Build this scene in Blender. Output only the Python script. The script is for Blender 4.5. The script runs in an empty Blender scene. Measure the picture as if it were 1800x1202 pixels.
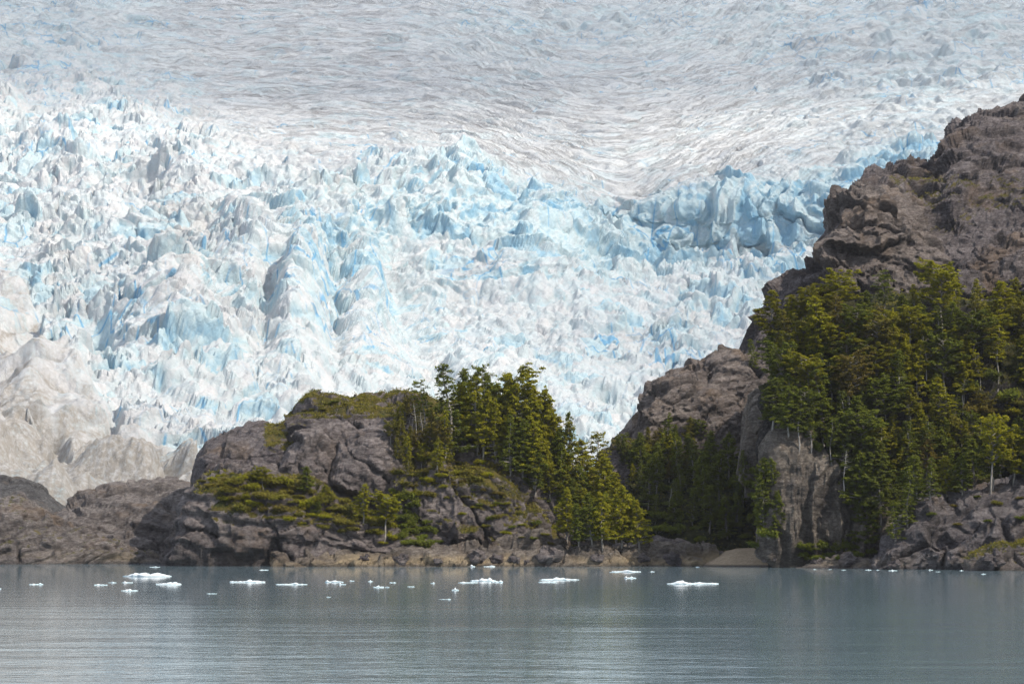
import bpy, math, random, time
import numpy as np
from concurrent.futures import ThreadPoolExecutor
from mathutils import Vector
from mathutils.bvhtree import BVHTree
T0 = time.time()
SC = bpy.context.scene
COL = SC.collection
F4 = np.float32

# ---------------------------------------------------------------- camera, sky, sun, exposure
CAM_H, FPX = 8.0, 4250.0
PITCH = math.atan(324 / FPX)
cam_data = bpy.data.cameras.new('camera')
cam = bpy.data.objects.new('camera', cam_data)
COL.objects.link(cam)
cam.location = (0, 0, CAM_H)
cam.rotation_euler = (math.radians(90) + PITCH, 0, 0)
cam_data.lens = 85.0
cam_data.sensor_width = 36.0
cam_data.clip_start = 1.0
cam_data.clip_end = 60000.0
SC.camera = cam

SUN_EL, SUN_AZ = 44.0, 119.0        # elevation; azimuth clockwise from +Y (the view), so the sun stands right and a little behind
world = bpy.data.worlds.new('World')
SC.world = world
world.use_nodes = True
wn, wl = world.node_tree.nodes, world.node_tree.links
wn.clear()
w_out = wn.new('ShaderNodeOutputWorld')
w_bg = wn.new('ShaderNodeBackground')
w_sky = wn.new('ShaderNodeTexSky')
w_sky.sky_type = 'NISHITA'
w_sky.sun_disc = False
w_sky.sun_elevation = math.radians(SUN_EL)
w_sky.sun_rotation = math.radians(SUN_AZ)
w_sky.air_density = 1.0
w_sky.dust_density = 2.0
w_sky.ozone_density = 1.0
# broken white cloud over the whole sky
w_tc = wn.new('ShaderNodeTexCoord')
w_map = wn.new('ShaderNodeMapping')
w_map.inputs['Scale'].default_value = (1.6, 1.6, 4.0)
w_noise = wn.new('ShaderNodeTexNoise')
w_noise.inputs['Scale'].default_value = 1.5
w_noise.inputs['Detail'].default_value = 6
w_ramp = wn.new('ShaderNodeMapRange')
w_ramp.inputs['From Min'].default_value = 0.40
w_ramp.inputs['From Max'].default_value = 0.62
w_ramp.inputs['To Min'].default_value = 0.45
w_ramp.inputs['To Max'].default_value = 0.9
w_mix = wn.new('ShaderNodeMixRGB')
w_mix.inputs[2].default_value = (7.0, 7.7, 8.9, 1)
wl.new(w_tc.outputs['Generated'], w_map.inputs[0])
wl.new(w_map.outputs[0], w_noise.inputs['Vector'])
wl.new(w_noise.outputs['Fac'], w_ramp.inputs['Value'])
wl.new(w_ramp.outputs[0], w_mix.inputs[0])
wl.new(w_sky.outputs[0], w_mix.inputs[1])
wl.new(w_mix.outputs[0], w_bg.inputs['Color'])
w_bg.inputs['Strength'].default_value = 0.094
wl.new(w_bg.outputs[0], w_out.inputs['Surface'])

sun_data = bpy.data.lights.new('sun', 'SUN')
sun_data.energy = 3.6
sun_data.angle = math.radians(0.5)
sun_data.color = (1.0, 0.91, 0.78)
sun = bpy.data.objects.new('sun', sun_data)
COL.objects.link(sun)
_az, _el = math.radians(SUN_AZ), math.radians(SUN_EL)
SUN_DIR = Vector((math.sin(_az) * math.cos(_el), math.cos(_az) * math.cos(_el), math.sin(_el)))
sun.rotation_euler = SUN_DIR.to_track_quat('Z', 'Y').to_euler()
sun.location = (300, 100, 400)

vs = SC.view_settings
vs.view_transform = 'Standard'
vs.look = 'None'
vs.exposure = 0.45
vs.gamma = 1.0
vs.use_curve_mapping = False
SC.render.engine = 'CYCLES'
SC.cycles.use_denoising = True
SC.cycles.denoising_prefilter = 'FAST'
SC.cycles.max_bounces = 6
SC.cycles.diffuse_bounces = 3
SC.cycles.glossy_bounces = 3
SC.cycles.transparent_max_bounces = 8
SC.cycles.volume_bounces = 0
SC.cycles.use_adaptive_sampling = False
SC.cycles.adaptive_threshold = 0.008

# ---------------------------------------------------------------- helpers
def ray_dir(px, py):
    a = (px - 900.0) / FPX
    b = (601.0 - py) / FPX
    return a, math.cos(PITCH) - b * math.sin(PITCH), math.sin(PITCH) + b * math.cos(PITCH)

def P(px, py, D):
    """world point at horizontal distance D (metres) seen in direction (px, py) from the boat"""
    a, c, s = ray_dir(np.asarray(px, float), np.asarray(py, float))
    k = D / c
    return a * k, np.asarray(D, float) + 0 * k, CAM_H + s * k

def tag(o, label=None, cat=None, group=None, kind=None):
    for k, v in (('label', label), ('category', cat), ('group', group), ('kind', kind)):
        if v: o[k] = v
    return o

def pmap(fn, *arrs):
    """run fn on chunks of equally long arrays in threads and join the results"""
    n = len(arrs[0]); ch = 60000
    idx = [(i, min(n, i + ch)) for i in range(0, n, ch)]
    with ThreadPoolExecutor(4) as ex:
        res = list(ex.map(lambda ij: fn(*[a[ij[0]:ij[1]] for a in arrs]), idx))
    if isinstance(res[0], tuple):
        return tuple(np.concatenate([r[k] for r in res]) for k in range(len(res[0])))
    return np.concatenate(res)

def _h(ix, iy, iz, seed):
    h = (ix.astype(np.uint32) * np.uint32(374761393) + iy.astype(np.uint32) * np.uint32(668265263)
         + iz.astype(np.uint32) * np.uint32(2147483647 & 1274126177) + np.uint32((seed * 974634777) & 0xffffffff))
    h = (h ^ (h >> np.uint32(13))) * np.uint32(1274126177)
    h = (h ^ (h >> np.uint32(16))) * np.uint32(2246822519)
    return h ^ (h >> np.uint32(15))

def _vnoise(x, y, z, seed):
    xi, yi, zi = np.floor(x).astype(np.int32), np.floor(y).astype(np.int32), np.floor(z).astype(np.int32)
    fx, fy, fz = (x - xi).astype(F4), (y - yi).astype(F4), (z - zi).astype(F4)
    ux, uy, uz = [f * f * f * (f * (f * 6 - 15) + 10) for f in (fx, fy, fz)]
    out = 0
    for dx in (0, 1):
        wx = ux if dx else 1 - ux
        for dy in (0, 1):
            wy = uy if dy else 1 - uy
            for dz in (0, 1):
                wz = uz if dz else 1 - uz
                h = _h(xi + dx, yi + dy, zi + dz, seed)
                gx = (h & np.uint32(1023)).astype(F4) / 511.5 - 1
                gy = ((h >> np.uint32(10)) & np.uint32(1023)).astype(F4) / 511.5 - 1
                gz = ((h >> np.uint32(20)) & np.uint32(1023)).astype(F4) / 511.5 - 1
                out = out + wx * wy * wz * (gx * (fx - dx) + gy * (fy - dy) + gz * (fz - dz))
    return out * 1.1

def noise(p, scale, seed=0, octaves=4, rough=0.5, ridged=False):
    """p (n,3); scale = feature size in metres (number or triple)"""
    s = np.asarray(scale, F4) * np.ones(3, F4)
    def f(q):
        x, y, z = q[:, 0] / s[0] + 1000, q[:, 1] / s[1] + 1000, q[:, 2] / s[2] + 1000
        amp, tot, out = 1.0, 0.0, 0
        for o in range(octaves):
            n = _vnoise(x, y, z, seed + o * 17)
            if ridged: n = 1 - 2 * np.abs(n) * 1.6
            out = out + amp * n; tot += amp; amp *= rough
            x, y, z = x * 2.03 + 7.1, y * 2.03 + 3.3, z * 2.03 + 1.7
        return (out / tot).astype(F4)
    return pmap(f, p)

def worley(p, scale, seed=0, jitter=0.85):
    """returns F1, F2 (in cells), cell random a, b and a per-cell random facet tilt value in -1..1"""
    s = np.asarray(scale, F4) * np.ones(3, F4)
    def f(q):
        x, y, z = q[:, 0] / s[0] + 1000, q[:, 1] / s[1] + 1000, q[:, 2] / s[2] + 1000
        bx, by, bz = [np.floor(v - 0.5).astype(np.int32) for v in (x, y, z)]
        n = len(q)
        F1 = np.full(n, 9.0, F4); F2 = np.full(n, 9.0, F4)
        ID = np.zeros(n, np.uint32); O = np.zeros((3, n), F4)
        for dx in (0, 1):
            for dy in (0, 1):
                for dz in (0, 1):
                    cx, cy, cz = bx + dx, by + dy, bz + dz
                    h = _h(cx, cy, cz, seed)
                    ox = cx + 0.5 + jitter * ((h & np.uint32(1023)).astype(F4) / 1023 - .5) - x
                    oy = cy + 0.5 + jitter * (((h >> np.uint32(10)) & np.uint32(1023)).astype(F4) / 1023 - .5) - y
                    oz = cz + 0.5 + jitter * (((h >> np.uint32(20)) & np.uint32(1023)).astype(F4) / 1023 - .5) - z
                    d = np.sqrt(ox * ox + oy * oy + oz * oz).astype(F4)
                    m = d < F1
                    F2 = np.where(m, F1, np.minimum(F2, d))
                    F1 = np.where(m, d, F1); ID = np.where(m, h, ID)
                    O = np.where(m[None], np.stack([ox, oy, oz]).astype(F4), O)
        g = (ID ^ (ID >> np.uint32(7))) * np.uint32(2654435761)
        g = g ^ (g >> np.uint32(15))
        ra = (g & np.uint32(1023)).astype(F4) / 1023
        rb = ((g >> np.uint32(10)) & np.uint32(1023)).astype(F4) / 1023
        g2 = (g ^ np.uint32(0x9e3779b9)) * np.uint32(2246822519); g2 = g2 ^ (g2 >> np.uint32(13))
        t = 0
        for k in range(3):
            t = t + O[k] * (((g2 >> np.uint32(10 * k)) & np.uint32(1023)).astype(F4) / 511.5 - 1)
        return F1, F2, ra, rb, t.astype(F4)
    return pmap(f, p)

def sstep(a, b, x):
    t = np.clip((x - a) / (b - a), 0, 1)
    return t * t * (3 - 2 * t)

def grid_normals(G):
    du = np.gradient(G, axis=1); dv = np.gradient(G, axis=0)
    n = np.cross(du, dv)
    n /= np.maximum(np.linalg.norm(n, axis=2, keepdims=True), 1e-9)
    return n

def grid_mesh(name, G, mat, attrs=None, keep=None, parent=None, smooth=False, flip=False):
    """a surface from a (rows, cols, 3) array; attrs (rows, cols, 4) -> colour attribute 'mask'"""
    R, C = G.shape[:2]
    i = np.arange(R * C).reshape(R, C)
    q = np.stack([i[:-1, :-1], i[:-1, 1:], i[1:, 1:], i[1:, :-1]], -1).reshape(-1, 4)
    if flip: q = q[:, ::-1]
    if keep is not None:
        q = q[keep[:-1, :-1].reshape(-1)]
    me = bpy.data.meshes.new(name)
    me.vertices.add(R * C)
    me.vertices.foreach_set('co', G.reshape(-1).astype(F4))
    me.loops.add(len(q) * 4)
    me.loops.foreach_set('vertex_index', q.reshape(-1).astype(np.int32))
    me.polygons.add(len(q))
    me.polygons.foreach_set('loop_start', (np.arange(len(q)) * 4).astype(np.int32))
    me.polygons.foreach_set('loop_total', np.full(len(q), 4, np.int32))
    me.update(calc_edges=True)
    me.polygons.foreach_set('use_smooth', np.full(len(q), smooth, bool))
    if attrs is not None:
        ca = me.color_attributes.new('mask', 'FLOAT_COLOR', 'POINT')
        ca.data.foreach_set('color', attrs.reshape(-1).astype(F4))
    me.materials.append(mat)
    o = bpy.data.objects.new(name, me)
    COL.objects.link(o)
    if parent: o.parent = parent
    return o, q

def interp2(xs, ys, V, px, py):
    """bilinear-smooth interpolation of the control table V[row ys][col xs]"""
    xs, ys, V = map(lambda a: np.asarray(a, float), (xs, ys, V))
    def loc(a, v):
        v = np.clip(v, a[0], a[-1]); k = np.clip(np.searchsorted(a, v, side='right') - 1, 0, len(a) - 2)
        return k, (v - a[k]) / (a[k + 1] - a[k])
    kx, tx = loc(xs, px); ky, ty = loc(ys, py)
    def cr(p0, p1, p2, p3, t):
        return p1 + .5 * t * (p2 - p0 + t * (2 * p0 - 5 * p1 + 4 * p2 - p3 + t * (3 * (p1 - p2) + p3 - p0)))
    nx, ny = len(xs), len(ys)
    rows = []
    for dy in (-1, 0, 1, 2):
        yy = np.clip(ky + dy, 0, ny - 1)
        rows.append(cr(*[V[yy, np.clip(kx + dx, 0, nx - 1)] for dx in (-1, 0, 1, 2)], tx))
    return cr(*rows, ty)

# ---------------------------------------------------------------- materials
def new_mat(name):
    m = bpy.data.materials.new(name)
    m.use_nodes = True
    nt = m.node_tree
    nt.nodes.clear()
    out = nt.nodes.new('ShaderNodeOutputMaterial')
    return m, nt.nodes, nt.links, out

class NB:
    """tiny node builder"""
    def __init__(s, name):
        s.m, s.n, s.l, s.out = new_mat(name)
    def node(s, t, **kw):
        n = s.n.new(t)
        for k, v in kw.items(): setattr(n, k, v)
        return n
    def coord(s):
        return s.node('ShaderNodeNewGeometry').outputs['Position']
    def mapping(s, vec, scale=(1, 1, 1), rot=(0, 0, 0)):
        n = s.node('ShaderNodeMapping')
        n.inputs['Scale'].default_value = scale
        n.inputs['Rotation'].default_value = rot
        s.l.new(vec, n.inputs[0]); return n.outputs[0]
    def noise(s, vec, scale, detail=4, rough=0.55, dist=0):
        n = s.node('ShaderNodeTexNoise')
        n.inputs['Scale'].default_value = scale
        n.inputs['Detail'].default_value = detail
        n.inputs['Roughness'].default_value = rough
        n.inputs['Distortion'].default_value = dist
        s.l.new(vec, n.inputs['Vector']); return n.outputs['Fac']
    def rng(s, v, a, b, c=0.0, d=1.0):
        n = s.node('ShaderNodeMapRange')
        for k, x in zip(('From Min', 'From Max', 'To Min', 'To Max'), (a, b, c, d)): n.inputs[k].default_value = x
        s.l.new(v, n.inputs['Value']); return n.outputs[0]
    def math(s, op, a, b=0.0):
        n = s.node('ShaderNodeMath', operation=op)
        for i, v in enumerate((a, b)):
            if isinstance(v, (int, float)): n.inputs[i].default_value = v
            else: s.l.new(v, n.inputs[i])
        return n.outputs[0]
    def mix(s, f, a, b, mode='MIX'):
        n = s.node('ShaderNodeMixRGB', blend_type=mode)
        for i, v in enumerate((f, a, b)):
            if isinstance(v, (int, float)): n.inputs[i].default_value = v
            elif isinstance(v, tuple): n.inputs[i].default_value = (*v, 1) if len(v) == 3 else v
            else: s.l.new(v, n.inputs[i])
        return n.outputs[0]
    def bump(s, h, strength, dist):
        n = s.node('ShaderNodeBump')
        n.inputs['Strength'].default_value = strength
        n.inputs['Distance'].default_value = dist
        s.l.new(h, n.inputs['Height']); return n.outputs[0]
    def principled(s, color, rough=0.9, normal=None, spec=0.2, **kw):
        n = s.node('ShaderNodeBsdfPrincipled')
        if isinstance(color, tuple): n.inputs['Base Color'].default_value = (*color, 1)
        else: s.l.new(color, n.inputs['Base Color'])
        if isinstance(rough, (int, float)): n.inputs['Roughness'].default_value = rough
        else: s.l.new(rough, n.inputs['Roughness'])
        n.inputs['Specular IOR Level'].default_value = spec
        for k, v in kw.items(): n.inputs[k.replace('_', ' ')].default_value = v
        if normal is not None: s.l.new(normal, n.inputs['Normal'])
        return n
    def attr(s, name='mask'):
        n = s.node('ShaderNodeAttribute', attribute_name=name)
        sp = s.node('ShaderNodeSeparateColor')
        s.l.new(n.outputs['Color'], sp.inputs[0])
        return sp.outputs[0], sp.outputs[1], sp.outputs[2], n.outputs['Alpha']
    def finish(s, sh):
        s.l.new(sh, s.out.inputs['Surface']); return s.m

def mat_ice():
    b = NB('glacier_ice')
    blue, dirt, vary, quiet = b.attr()
    p = b.coord()
    flow = b.node('ShaderNodeAttribute', attribute_name='flow').outputs['Vector']
    n1 = b.noise(p, 0.035, 5, 0.6)
    n2 = b.noise(p, 0.40, 6, 0.75)
    # thin lines of dirt and small crevasses running across the quiet upper ice
    l1 = b.noise(b.mapping(flow, (0.016, 0.12, 0.02)), 1.0, 6, 0.68, .5)
    l2 = b.noise(b.mapping(flow, (0.05, 0.26, 0.05)), 1.0, 5, 0.7, .4)
    lines = b.math('MULTIPLY', b.math('ADD', b.rng(l1, .53, .68), b.math('MULTIPLY', b.rng(l2, .54, .68), .7)), quiet)
    # sharp broken facets
    vp = b.mapping(p, (1, .7, .62))
    wob = b.mix(0.10, vp, b.node('ShaderNodeTexNoise').outputs['Color'])
    def vor(vec, scale, feature='F1'):
        v = b.node('ShaderNodeTexVoronoi', feature=feature)
        v.inputs['Scale'].default_value = scale
        b.l.new(vec, v.inputs['Vector']); return v
    v1, v2 = vor(vp, .11), vor(vp, .27)
    white = b.mix(b.rng(n1, .35, .65), (0.70, 0.70, 0.705), (0.60, 0.615, 0.64))
    pale = b.mix(vary, (0.49, 0.63, 0.69), (0.53, 0.655, 0.69))
    deep = (0.27, 0.49, 0.64)
    cellv = b.node('ShaderNodeSeparateColor'); b.l.new(v1.outputs['Color'], cellv.inputs[0])
    cell2 = b.node('ShaderNodeSeparateColor'); b.l.new(v2.outputs['Color'], cell2.inputs[0])
    bl = b.math('ADD', blue, b.math('MULTIPLY', b.math('SUBTRACT', b.math('ADD', cellv.outputs[0], cell2.outputs[1]), 1.0), b.math('MULTIPLY', b.math('SUBTRACT', 1.0, quiet), .22)))
    c = b.mix(b.rng(bl, 0.0, 0.55), white, pale)
    c = b.mix(b.rng(bl, 0.55, 1.1), c, deep)
    # narrow blue cracks
    ed = vor(b.mapping(p, (1, 1, .30)), .055, 'DISTANCE_TO_EDGE')
    ck = b.math('MULTIPLY', b.rng(ed.outputs['Distance'], .035, .012), b.math('MULTIPLY', b.rng(b.noise(p, .012, 3), .50, .58), b.rng(blue, .10, .30)))
    c = b.mix(b.math('MULTIPLY', ck, .8), c, (0.12, 0.40, 0.66))
    gr = b.rng(n2, .36, .62)
    d = b.math('MULTIPLY', dirt, b.math('ADD', 0.35, b.math('MULTIPLY', gr, 0.9)))
    d = b.math('ADD', d, b.math('MULTIPLY', lines, .42))
    d.node.use_clamp = True
    soil = b.mix(b.noise(p, 0.02, 3), (0.27, 0.255, 0.25), (0.36, 0.35, 0.36))
    soil = b.mix(b.rng(quiet, .0, .5), b.mix(b.noise(p, 0.05, 5, .7), (0.27, 0.25, 0.225), (0.45, 0.42, 0.38)), soil)
    c = b.mix(d, c, soil)
    fine = b.noise(b.mapping(p, (1, 1, .7)), 0.55, 8, 0.82, .3)
    h = b.math('ADD', b.math('MULTIPLY', fine, 1.5), b.math('MULTIPLY', b.math('ADD', b.math('MULTIPLY', v1.outputs['Distance'], -3.2), b.math('MULTIPLY', v2.outputs['Distance'], -1.3)), b.math('SUBTRACT', 1.0, b.math('MULTIPLY', quiet, .75))))
    h = b.math('ADD', h, b.math('MULTIPLY', lines, -1.9))
    nrm = b.bump(h, 1.0, 1.0)
    return b.finish(b.principled(c, 0.7, nrm, 0.3).outputs[0])

def mat_rock(name, lo, hi, moss_col=((0.055, 0.065, 0.012), (0.21, 0.165, 0.040)), tan=(0.36, 0.29, 0.19), tilt=0.5):
    b = NB(name)
    moss, dark, pale, _ = b.attr()
    p = b.coord()
    warp = b.mapping(p, (1, 1, 2.2), (0, tilt, 0))
    n1 = b.noise(warp, 0.10, 6, 0.62, 0.6)
    n2 = b.noise(warp, 0.9, 8, 0.80, 0.4)
    n3 = b.noise(b.mapping(p, (1, 1, 0.22)), 0.5, 5, 0.7)
    c = b.mix(b.rng(n1, .32, .68), lo, hi)
    c = b.mix(b.math('MULTIPLY', b.rng(n2, .54, .42), 0.80), c, b.mix(1.0, c, (0.40, 0.37, 0.38), 'MULTIPLY'))
    c = b.mix(b.math('MULTIPLY', b.rng(n2, .55, .66), 0.6), c, (0.56, 0.51, 0.47))
    c = b.mix(b.math('MULTIPLY', b.rng(n3, .50, .68), 0.45), c, (0.07, 0.065, 0.07))
    rust = b.noise(b.mapping(p, (1, 1, 0.5)), 0.07, 4, 0.6, 1.0)
    c = b.mix(b.math('MULTIPLY', b.rng(rust, .55, .70), 0.5), c, (0.30, 0.20, 0.12))
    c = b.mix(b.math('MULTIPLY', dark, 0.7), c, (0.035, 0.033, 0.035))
    c = b.mix(b.math('MULTIPLY', pale, b.rng(n2, .3, .55, .55, 1)), c, tan)
    mc = b.mix(b.rng(b.noise(p, 0.35, 5, .7), .38, .62), *moss_col)
    mf = b.math('ADD', moss, b.math('MULTIPLY', b.math('SUBTRACT', b.noise(p, 0.8, 6, .75), 0.5), 1.6))
    c = b.mix(b.rng(mf, .38, .58), c, mc)
    fine = b.noise(b.mapping(warp, (1, 1, 1.8)), 0.9, 8, 0.82, 0.5)
    vr = b.node('ShaderNodeTexVoronoi'); vr.inputs['Scale'].default_value = .55
    b.l.new(b.mapping(warp, (.6, .6, 1.3)), vr.inputs['Vector'])
    hh = b.math('ADD', b.math('MULTIPLY', fine, 1.9), b.math('MULTIPLY', vr.outputs['Distance'], -.8))
    nrm = b.bump(hh, 1.0, 1.0)
    return b.finish(b.principled(c, 0.85, nrm, 0.25).outputs[0])

def mat_gravel():
    b = NB('beach_gravel')
    p = b.coord()
    c = b.mix(b.rng(b.noise(p, 2.2, 6, .8), .38, .62), (0.27, 0.21, 0.145), (0.46, 0.365, 0.26))
    c = b.mix(b.math('MULTIPLY', b.rng(b.noise(p, .35, 4, .6), .5, .7), .6), c, (0.24, 0.18, 0.12))
    sp = b.node('ShaderNodeSeparateXYZ'); b.l.new(p, sp.inputs[0])
    c = b.mix(b.rng(sp.outputs[2], .5, .15), c, (0.10, 0.085, 0.07))
    return b.finish(b.principled(c, .9, b.bump(b.noise(p, 2.5, 6, .8), .8, .4)).outputs[0])

def mat_water():
    b = NB('fjord_water')
    p = b.coord()
    w1 = b.noise(b.mapping(p, (0.55, 1.0, 1)), 1.3, 3, 0.5, 0.3)
    w2 = b.noise(b.mapping(p, (0.25, 0.6, 1)), 0.30, 2, 0.45)
    patch = b.noise(b.mapping(p, (0.004, 0.020, 1)), 1.0, 4, 0.6, 0.5)
    sp = b.node('ShaderNodeSeparateXYZ'); b.l.new(p, sp.inputs[0])
    near = b.rng(b.math('ADD', sp.outputs[1], b.math('MULTIPLY', patch, 160)), 430, 320, .26, 1.35)
    amp = b.math('MULTIPLY', b.rng(patch, .38, .62, .35, 1.0), near)
    calm = b.rng(b.math('ABSOLUTE', b.math('SUBTRACT', b.math('ADD', sp.outputs[1], b.math('MULTIPLY', patch, 14)), 437.0)), 10, 22, .25, 1.0)
    h = b.math('MULTIPLY', b.math('ADD', b.math('MULTIPLY', w1, 0.050), b.math('MULTIPLY', w2, 0.13)), b.math('MULTIPLY', amp, calm))
    nrm = b.bump(h, 1.0, 0.8)
    pr = b.principled((0.165, 0.235, 0.275), 0.06, nrm, 0.5)
    pr.inputs['IOR'].default_value = 1.33
    return b.finish(pr.outputs[0])
# ---------------------------------------------------------------- fjord
M_WATER = mat_water()
def build_water():
    G = np.zeros((2, 2, 3))
    G[0, :, 1] = -4000; G[1, :, 1] = 5000
    G[:, 0, 0] = -5000; G[:, 1, 0] = 5000
    o, _ = grid_mesh('water', G, M_WATER)
    tag(o, 'rippled grey green fjord water', None, None, 'structure')
    B = G.copy(); B[..., 2] = -14
    bed = NB('silt'); m = bed.finish(bed.principled((0.12, 0.11, 0.10)).outputs[0])
build_water()

# ---------------------------------------------------------------- glacier
M_ICE = mat_ice()
GX = [-900, -300, 0, 150, 300, 450, 600, 750, 900, 1050, 1200, 1350, 1500, 1800, 2400]
GY = [-700, -250, 0, 110, 210, 290, 350, 410, 480, 560, 640, 740, 840, 980]
GD = [
 # -900  -300     0   150   300   450   600   750   900  1050  1200  1350  1500  1800  2400
 [5600, 5600, 5600, 5600, 5600, 5600, 5600, 5600, 5600, 5600, 5600, 5600, 5600, 5600, 5600],
 [4000, 4000, 4000, 4000, 4000, 4000, 4000, 4000, 4000, 4000, 4000, 4000, 4000, 4000, 4000],
 [2950, 2950, 2980, 3000, 3050, 3080, 3080, 3080, 3060, 3050, 3040, 3000, 2960, 2900, 2900],
 [2480, 2480, 2520, 2560, 2600, 2640, 2640, 2620, 2600, 2590, 2580, 2560, 2500, 2420, 2400],
 [2050, 2050, 2060, 2080, 2120, 2180, 2200, 2180, 2180, 2190, 2180, 2150, 2080, 2000, 2000],
 [1780, 1780, 1780, 1780, 1790, 1800, 1790, 1790, 1860, 1920, 1880, 1800, 1760, 1750, 1750],
 [1640, 1640, 1640, 1630, 1620, 1590, 1600, 1650, 1700, 1730, 1700, 1690, 1680, 1680, 1680],
 [1520, 1520, 1520, 1505, 1490, 1500, 1540, 1590, 1620, 1690, 1680, 1670, 1660, 1660, 1660],
 [1400, 1400, 1400, 1385, 1370, 1400, 1460, 1510, 1520, 1600, 1655, 1650, 1640, 1640, 1640],
 [1270, 1270, 1270, 1260, 1260, 1320, 1330, 1420, 1440, 1460, 1480, 1490, 1500, 1500, 1500],
 [1160, 1160, 1160, 1160, 1170, 1200, 1220, 1270, 1310, 1330, 1340, 1350, 1370, 1400, 1400],
 [1030, 1030, 1030, 1040, 1050, 1080, 1100, 1120, 1140, 1150, 1160, 1180, 1200, 1230, 1230],
 [ 900,  900,  900,  920,  940,  960,  970,  980,  990, 1000, 1000, 1010, 1020, 1040, 1040],
 [ 740,  740,  740,  770,  800,  820,  830,  840,  850,  850,  850,  860,  870,  880,  880]]

def build_glacier():
    px = np.concatenate([np.arange(-900, -140, 12), np.arange(-140, 1900, 2.45), np.arange(1940, 2400, 12)])
    py = np.concatenate([np.arange(-330, -60, 10), np.arange(-40, 330, 0.95), np.arange(330, 640, 1.1), np.arange(640, 900, 1.9), np.arange(915, 980, 6)])[::-1]
    PX, PY = np.meshgrid(px, py)
    D = interp2(GX, GY, GD, PX, PY)
    X, Y, Z = P(PX, PY, D)
    G = np.stack([X, Y, Z], -1)
    N = grid_normals(G)
    R, C = PX.shape
    q = G.reshape(-1, 3).astype(F4)
    fpx, fpy = PX.reshape(-1), PY.reshape(-1)
    # how far down the ice has broken up: quiet crevassed névé above, icefall below its crown
    crown = np.interp(fpx, [-900, 0, 200, 400, 560, 700, 820, 900, 1000, 1080, 1150, 1300, 1450, 1800],
                      [120, 120, 150, 250, 300, 285, 285, 340, 362, 372, 352, 312, 290, 240])
    ragged = noise(q, (130, 130, 130), 91, 3) * 60 + noise(q, 30, 92, 2) * 18
    soft_w = np.interp(fpx, [0, 450, 640, 900], [110, 95, 60, 34])
    fall = sstep(-1, 1, (fpy - crown + ragged) / soft_w)
    chaos = np.clip(1 - sstep(120, 470, fpx) + 0.7 * sstep(1200, 1650, fpx) + .7 * np.exp(-((fpy - 60) / 70) ** 2) * sstep(640, 820, fpx), 0, 1)
    chaos = np.clip((chaos * .85 + .22) * (1 + 1.2 * noise(q, (110, 160, 110), 93, 3)), 0, 1)
    # dirty smooth tongue at the lower left
    line = np.interp(fpx, [-900, 0, 50, 80, 120, 200, 270, 330, 400], [400, 455, 500, 590, 640, 715, 780, 815, 1100]) + 22 * noise(q, 26, 94, 3)
    tongue = sstep(0, 45, fpy - line)
    debris = np.exp(-((fpx - 900) / 330) ** 2) * sstep(470, 600, fpy) + 0.8 * np.exp(-((fpx - 760) / 150) ** 2) * sstep(400, 480, fpy)
    debris = np.clip(debris, 0, 1) * (1 - tongue)
    wall = fall * (1 - sstep(110, 170, fpy - crown)) * sstep(380, 520, fpx)      # steep blue wall under the crown
    # domain warp
    wv = np.stack([noise(q, 60, 11 + k, 3) for k in range(3)], 1)
    qw = q + wv * 38
    wv2 = np.stack([noise(q, 14, 21 + k, 2) for k in range(3)], 1)
    qw = qw + wv2 * 9
    # transverse crevasse bands of the upper glacier, bowed down-valley in the middle
    bow = 330 * np.exp(-((fpx - 1080) / 260) ** 2) - 0.12 * q[:, 0] * (q[:, 0] < 0)
    qb = qw.copy(); qb[:, 1] = q[:, 1] + bow + wv[:, 1] * 26 + 0.35 * (q[:, 2])
    F1, F2, ra, rb, t = worley(qb, (85, 26, 60), 5)
    band = (ra - .5) * 4.5 + t * 8 - 2.2 * (1 - sstep(0, .22, F2 - F1))
    rd = noise(qb, (90, 14, 90), 31, 4, .55, ridged=True)
    F1b, F2b, rab, rbb, tb = worley(qw, (22, 11, 22), 6)
    band = band + rd * 3.4 + tb * 1.6 + (rab - .5) * 1.2
    # seracs at four sizes
    A1, A2, a_, b_, ta = worley(qw, (46, 46, 60), 1)
    B1, B2, c_, d_, tb2 = worley(qw, (20, 20, 30), 2)
    C1, C2, e_, f_, tc = worley(qw + wv2 * 4, (9, 9, 13), 3)
    D1, D2, g_, h_, td = worley(qw, 4.2, 4)
    # every block fades towards its cracks, so its sides are steep but never torn
    fA, fB, fC, fD = sstep(0, .09, A2 - A1), sstep(0, .14, B2 - B1), sstep(0, .20, C2 - C1), sstep(0, .28, D2 - D1)
    aA, aB, aC = (a_ - .1) * fA, (c_ - .1) * fB, (e_ - .1) * fC
    tA, tB, tC, tD = ta * fA, tb2 * fB, tc * fC, td * fD
    big = noise(q, (90, 90, 200), 41, 4, .55)
    rib = noise(qw, (20, 40, 130), 43, 4, .6, ridged=True)
    chunk = noise(q, 55, 77, 3)                     # places where blocks are big
    amp = 0.28 + 1.05 * sstep(-.22, .22, chunk)
    ser = (aA * 9 + tA * 10) * (0.45 + .5 * amp) + (aB * 6.5 + tB * 5.5) * amp + (aC * 4.0 + tC * 3.6 + (g_ - .2) * fD * 1.2 + tD * 1.9) * (.45 + .5 * amp)
    ser = ser + rib * 5 * fall * sstep(330, 480, fpx) * (1 - sstep(560, 720, fpy))
    deb = noise(qw, 30, 51, 6, .62) * 12 + tC * 2.4 + aC * 1.2 + tD * 1.3 + tB * 2.8 + aB * 1.4 + tA * 4
    dg = q.copy(); dg[:, 0] = q[:, 0] * .83 - q[:, 2] * .55; dg[:, 2] = q[:, 0] * .55 + q[:, 2] * .83
    dg = dg + wv * 20
    T1, T2, ra1, rb1, tt = worley(dg, (42, 60, 80), 65)
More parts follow.
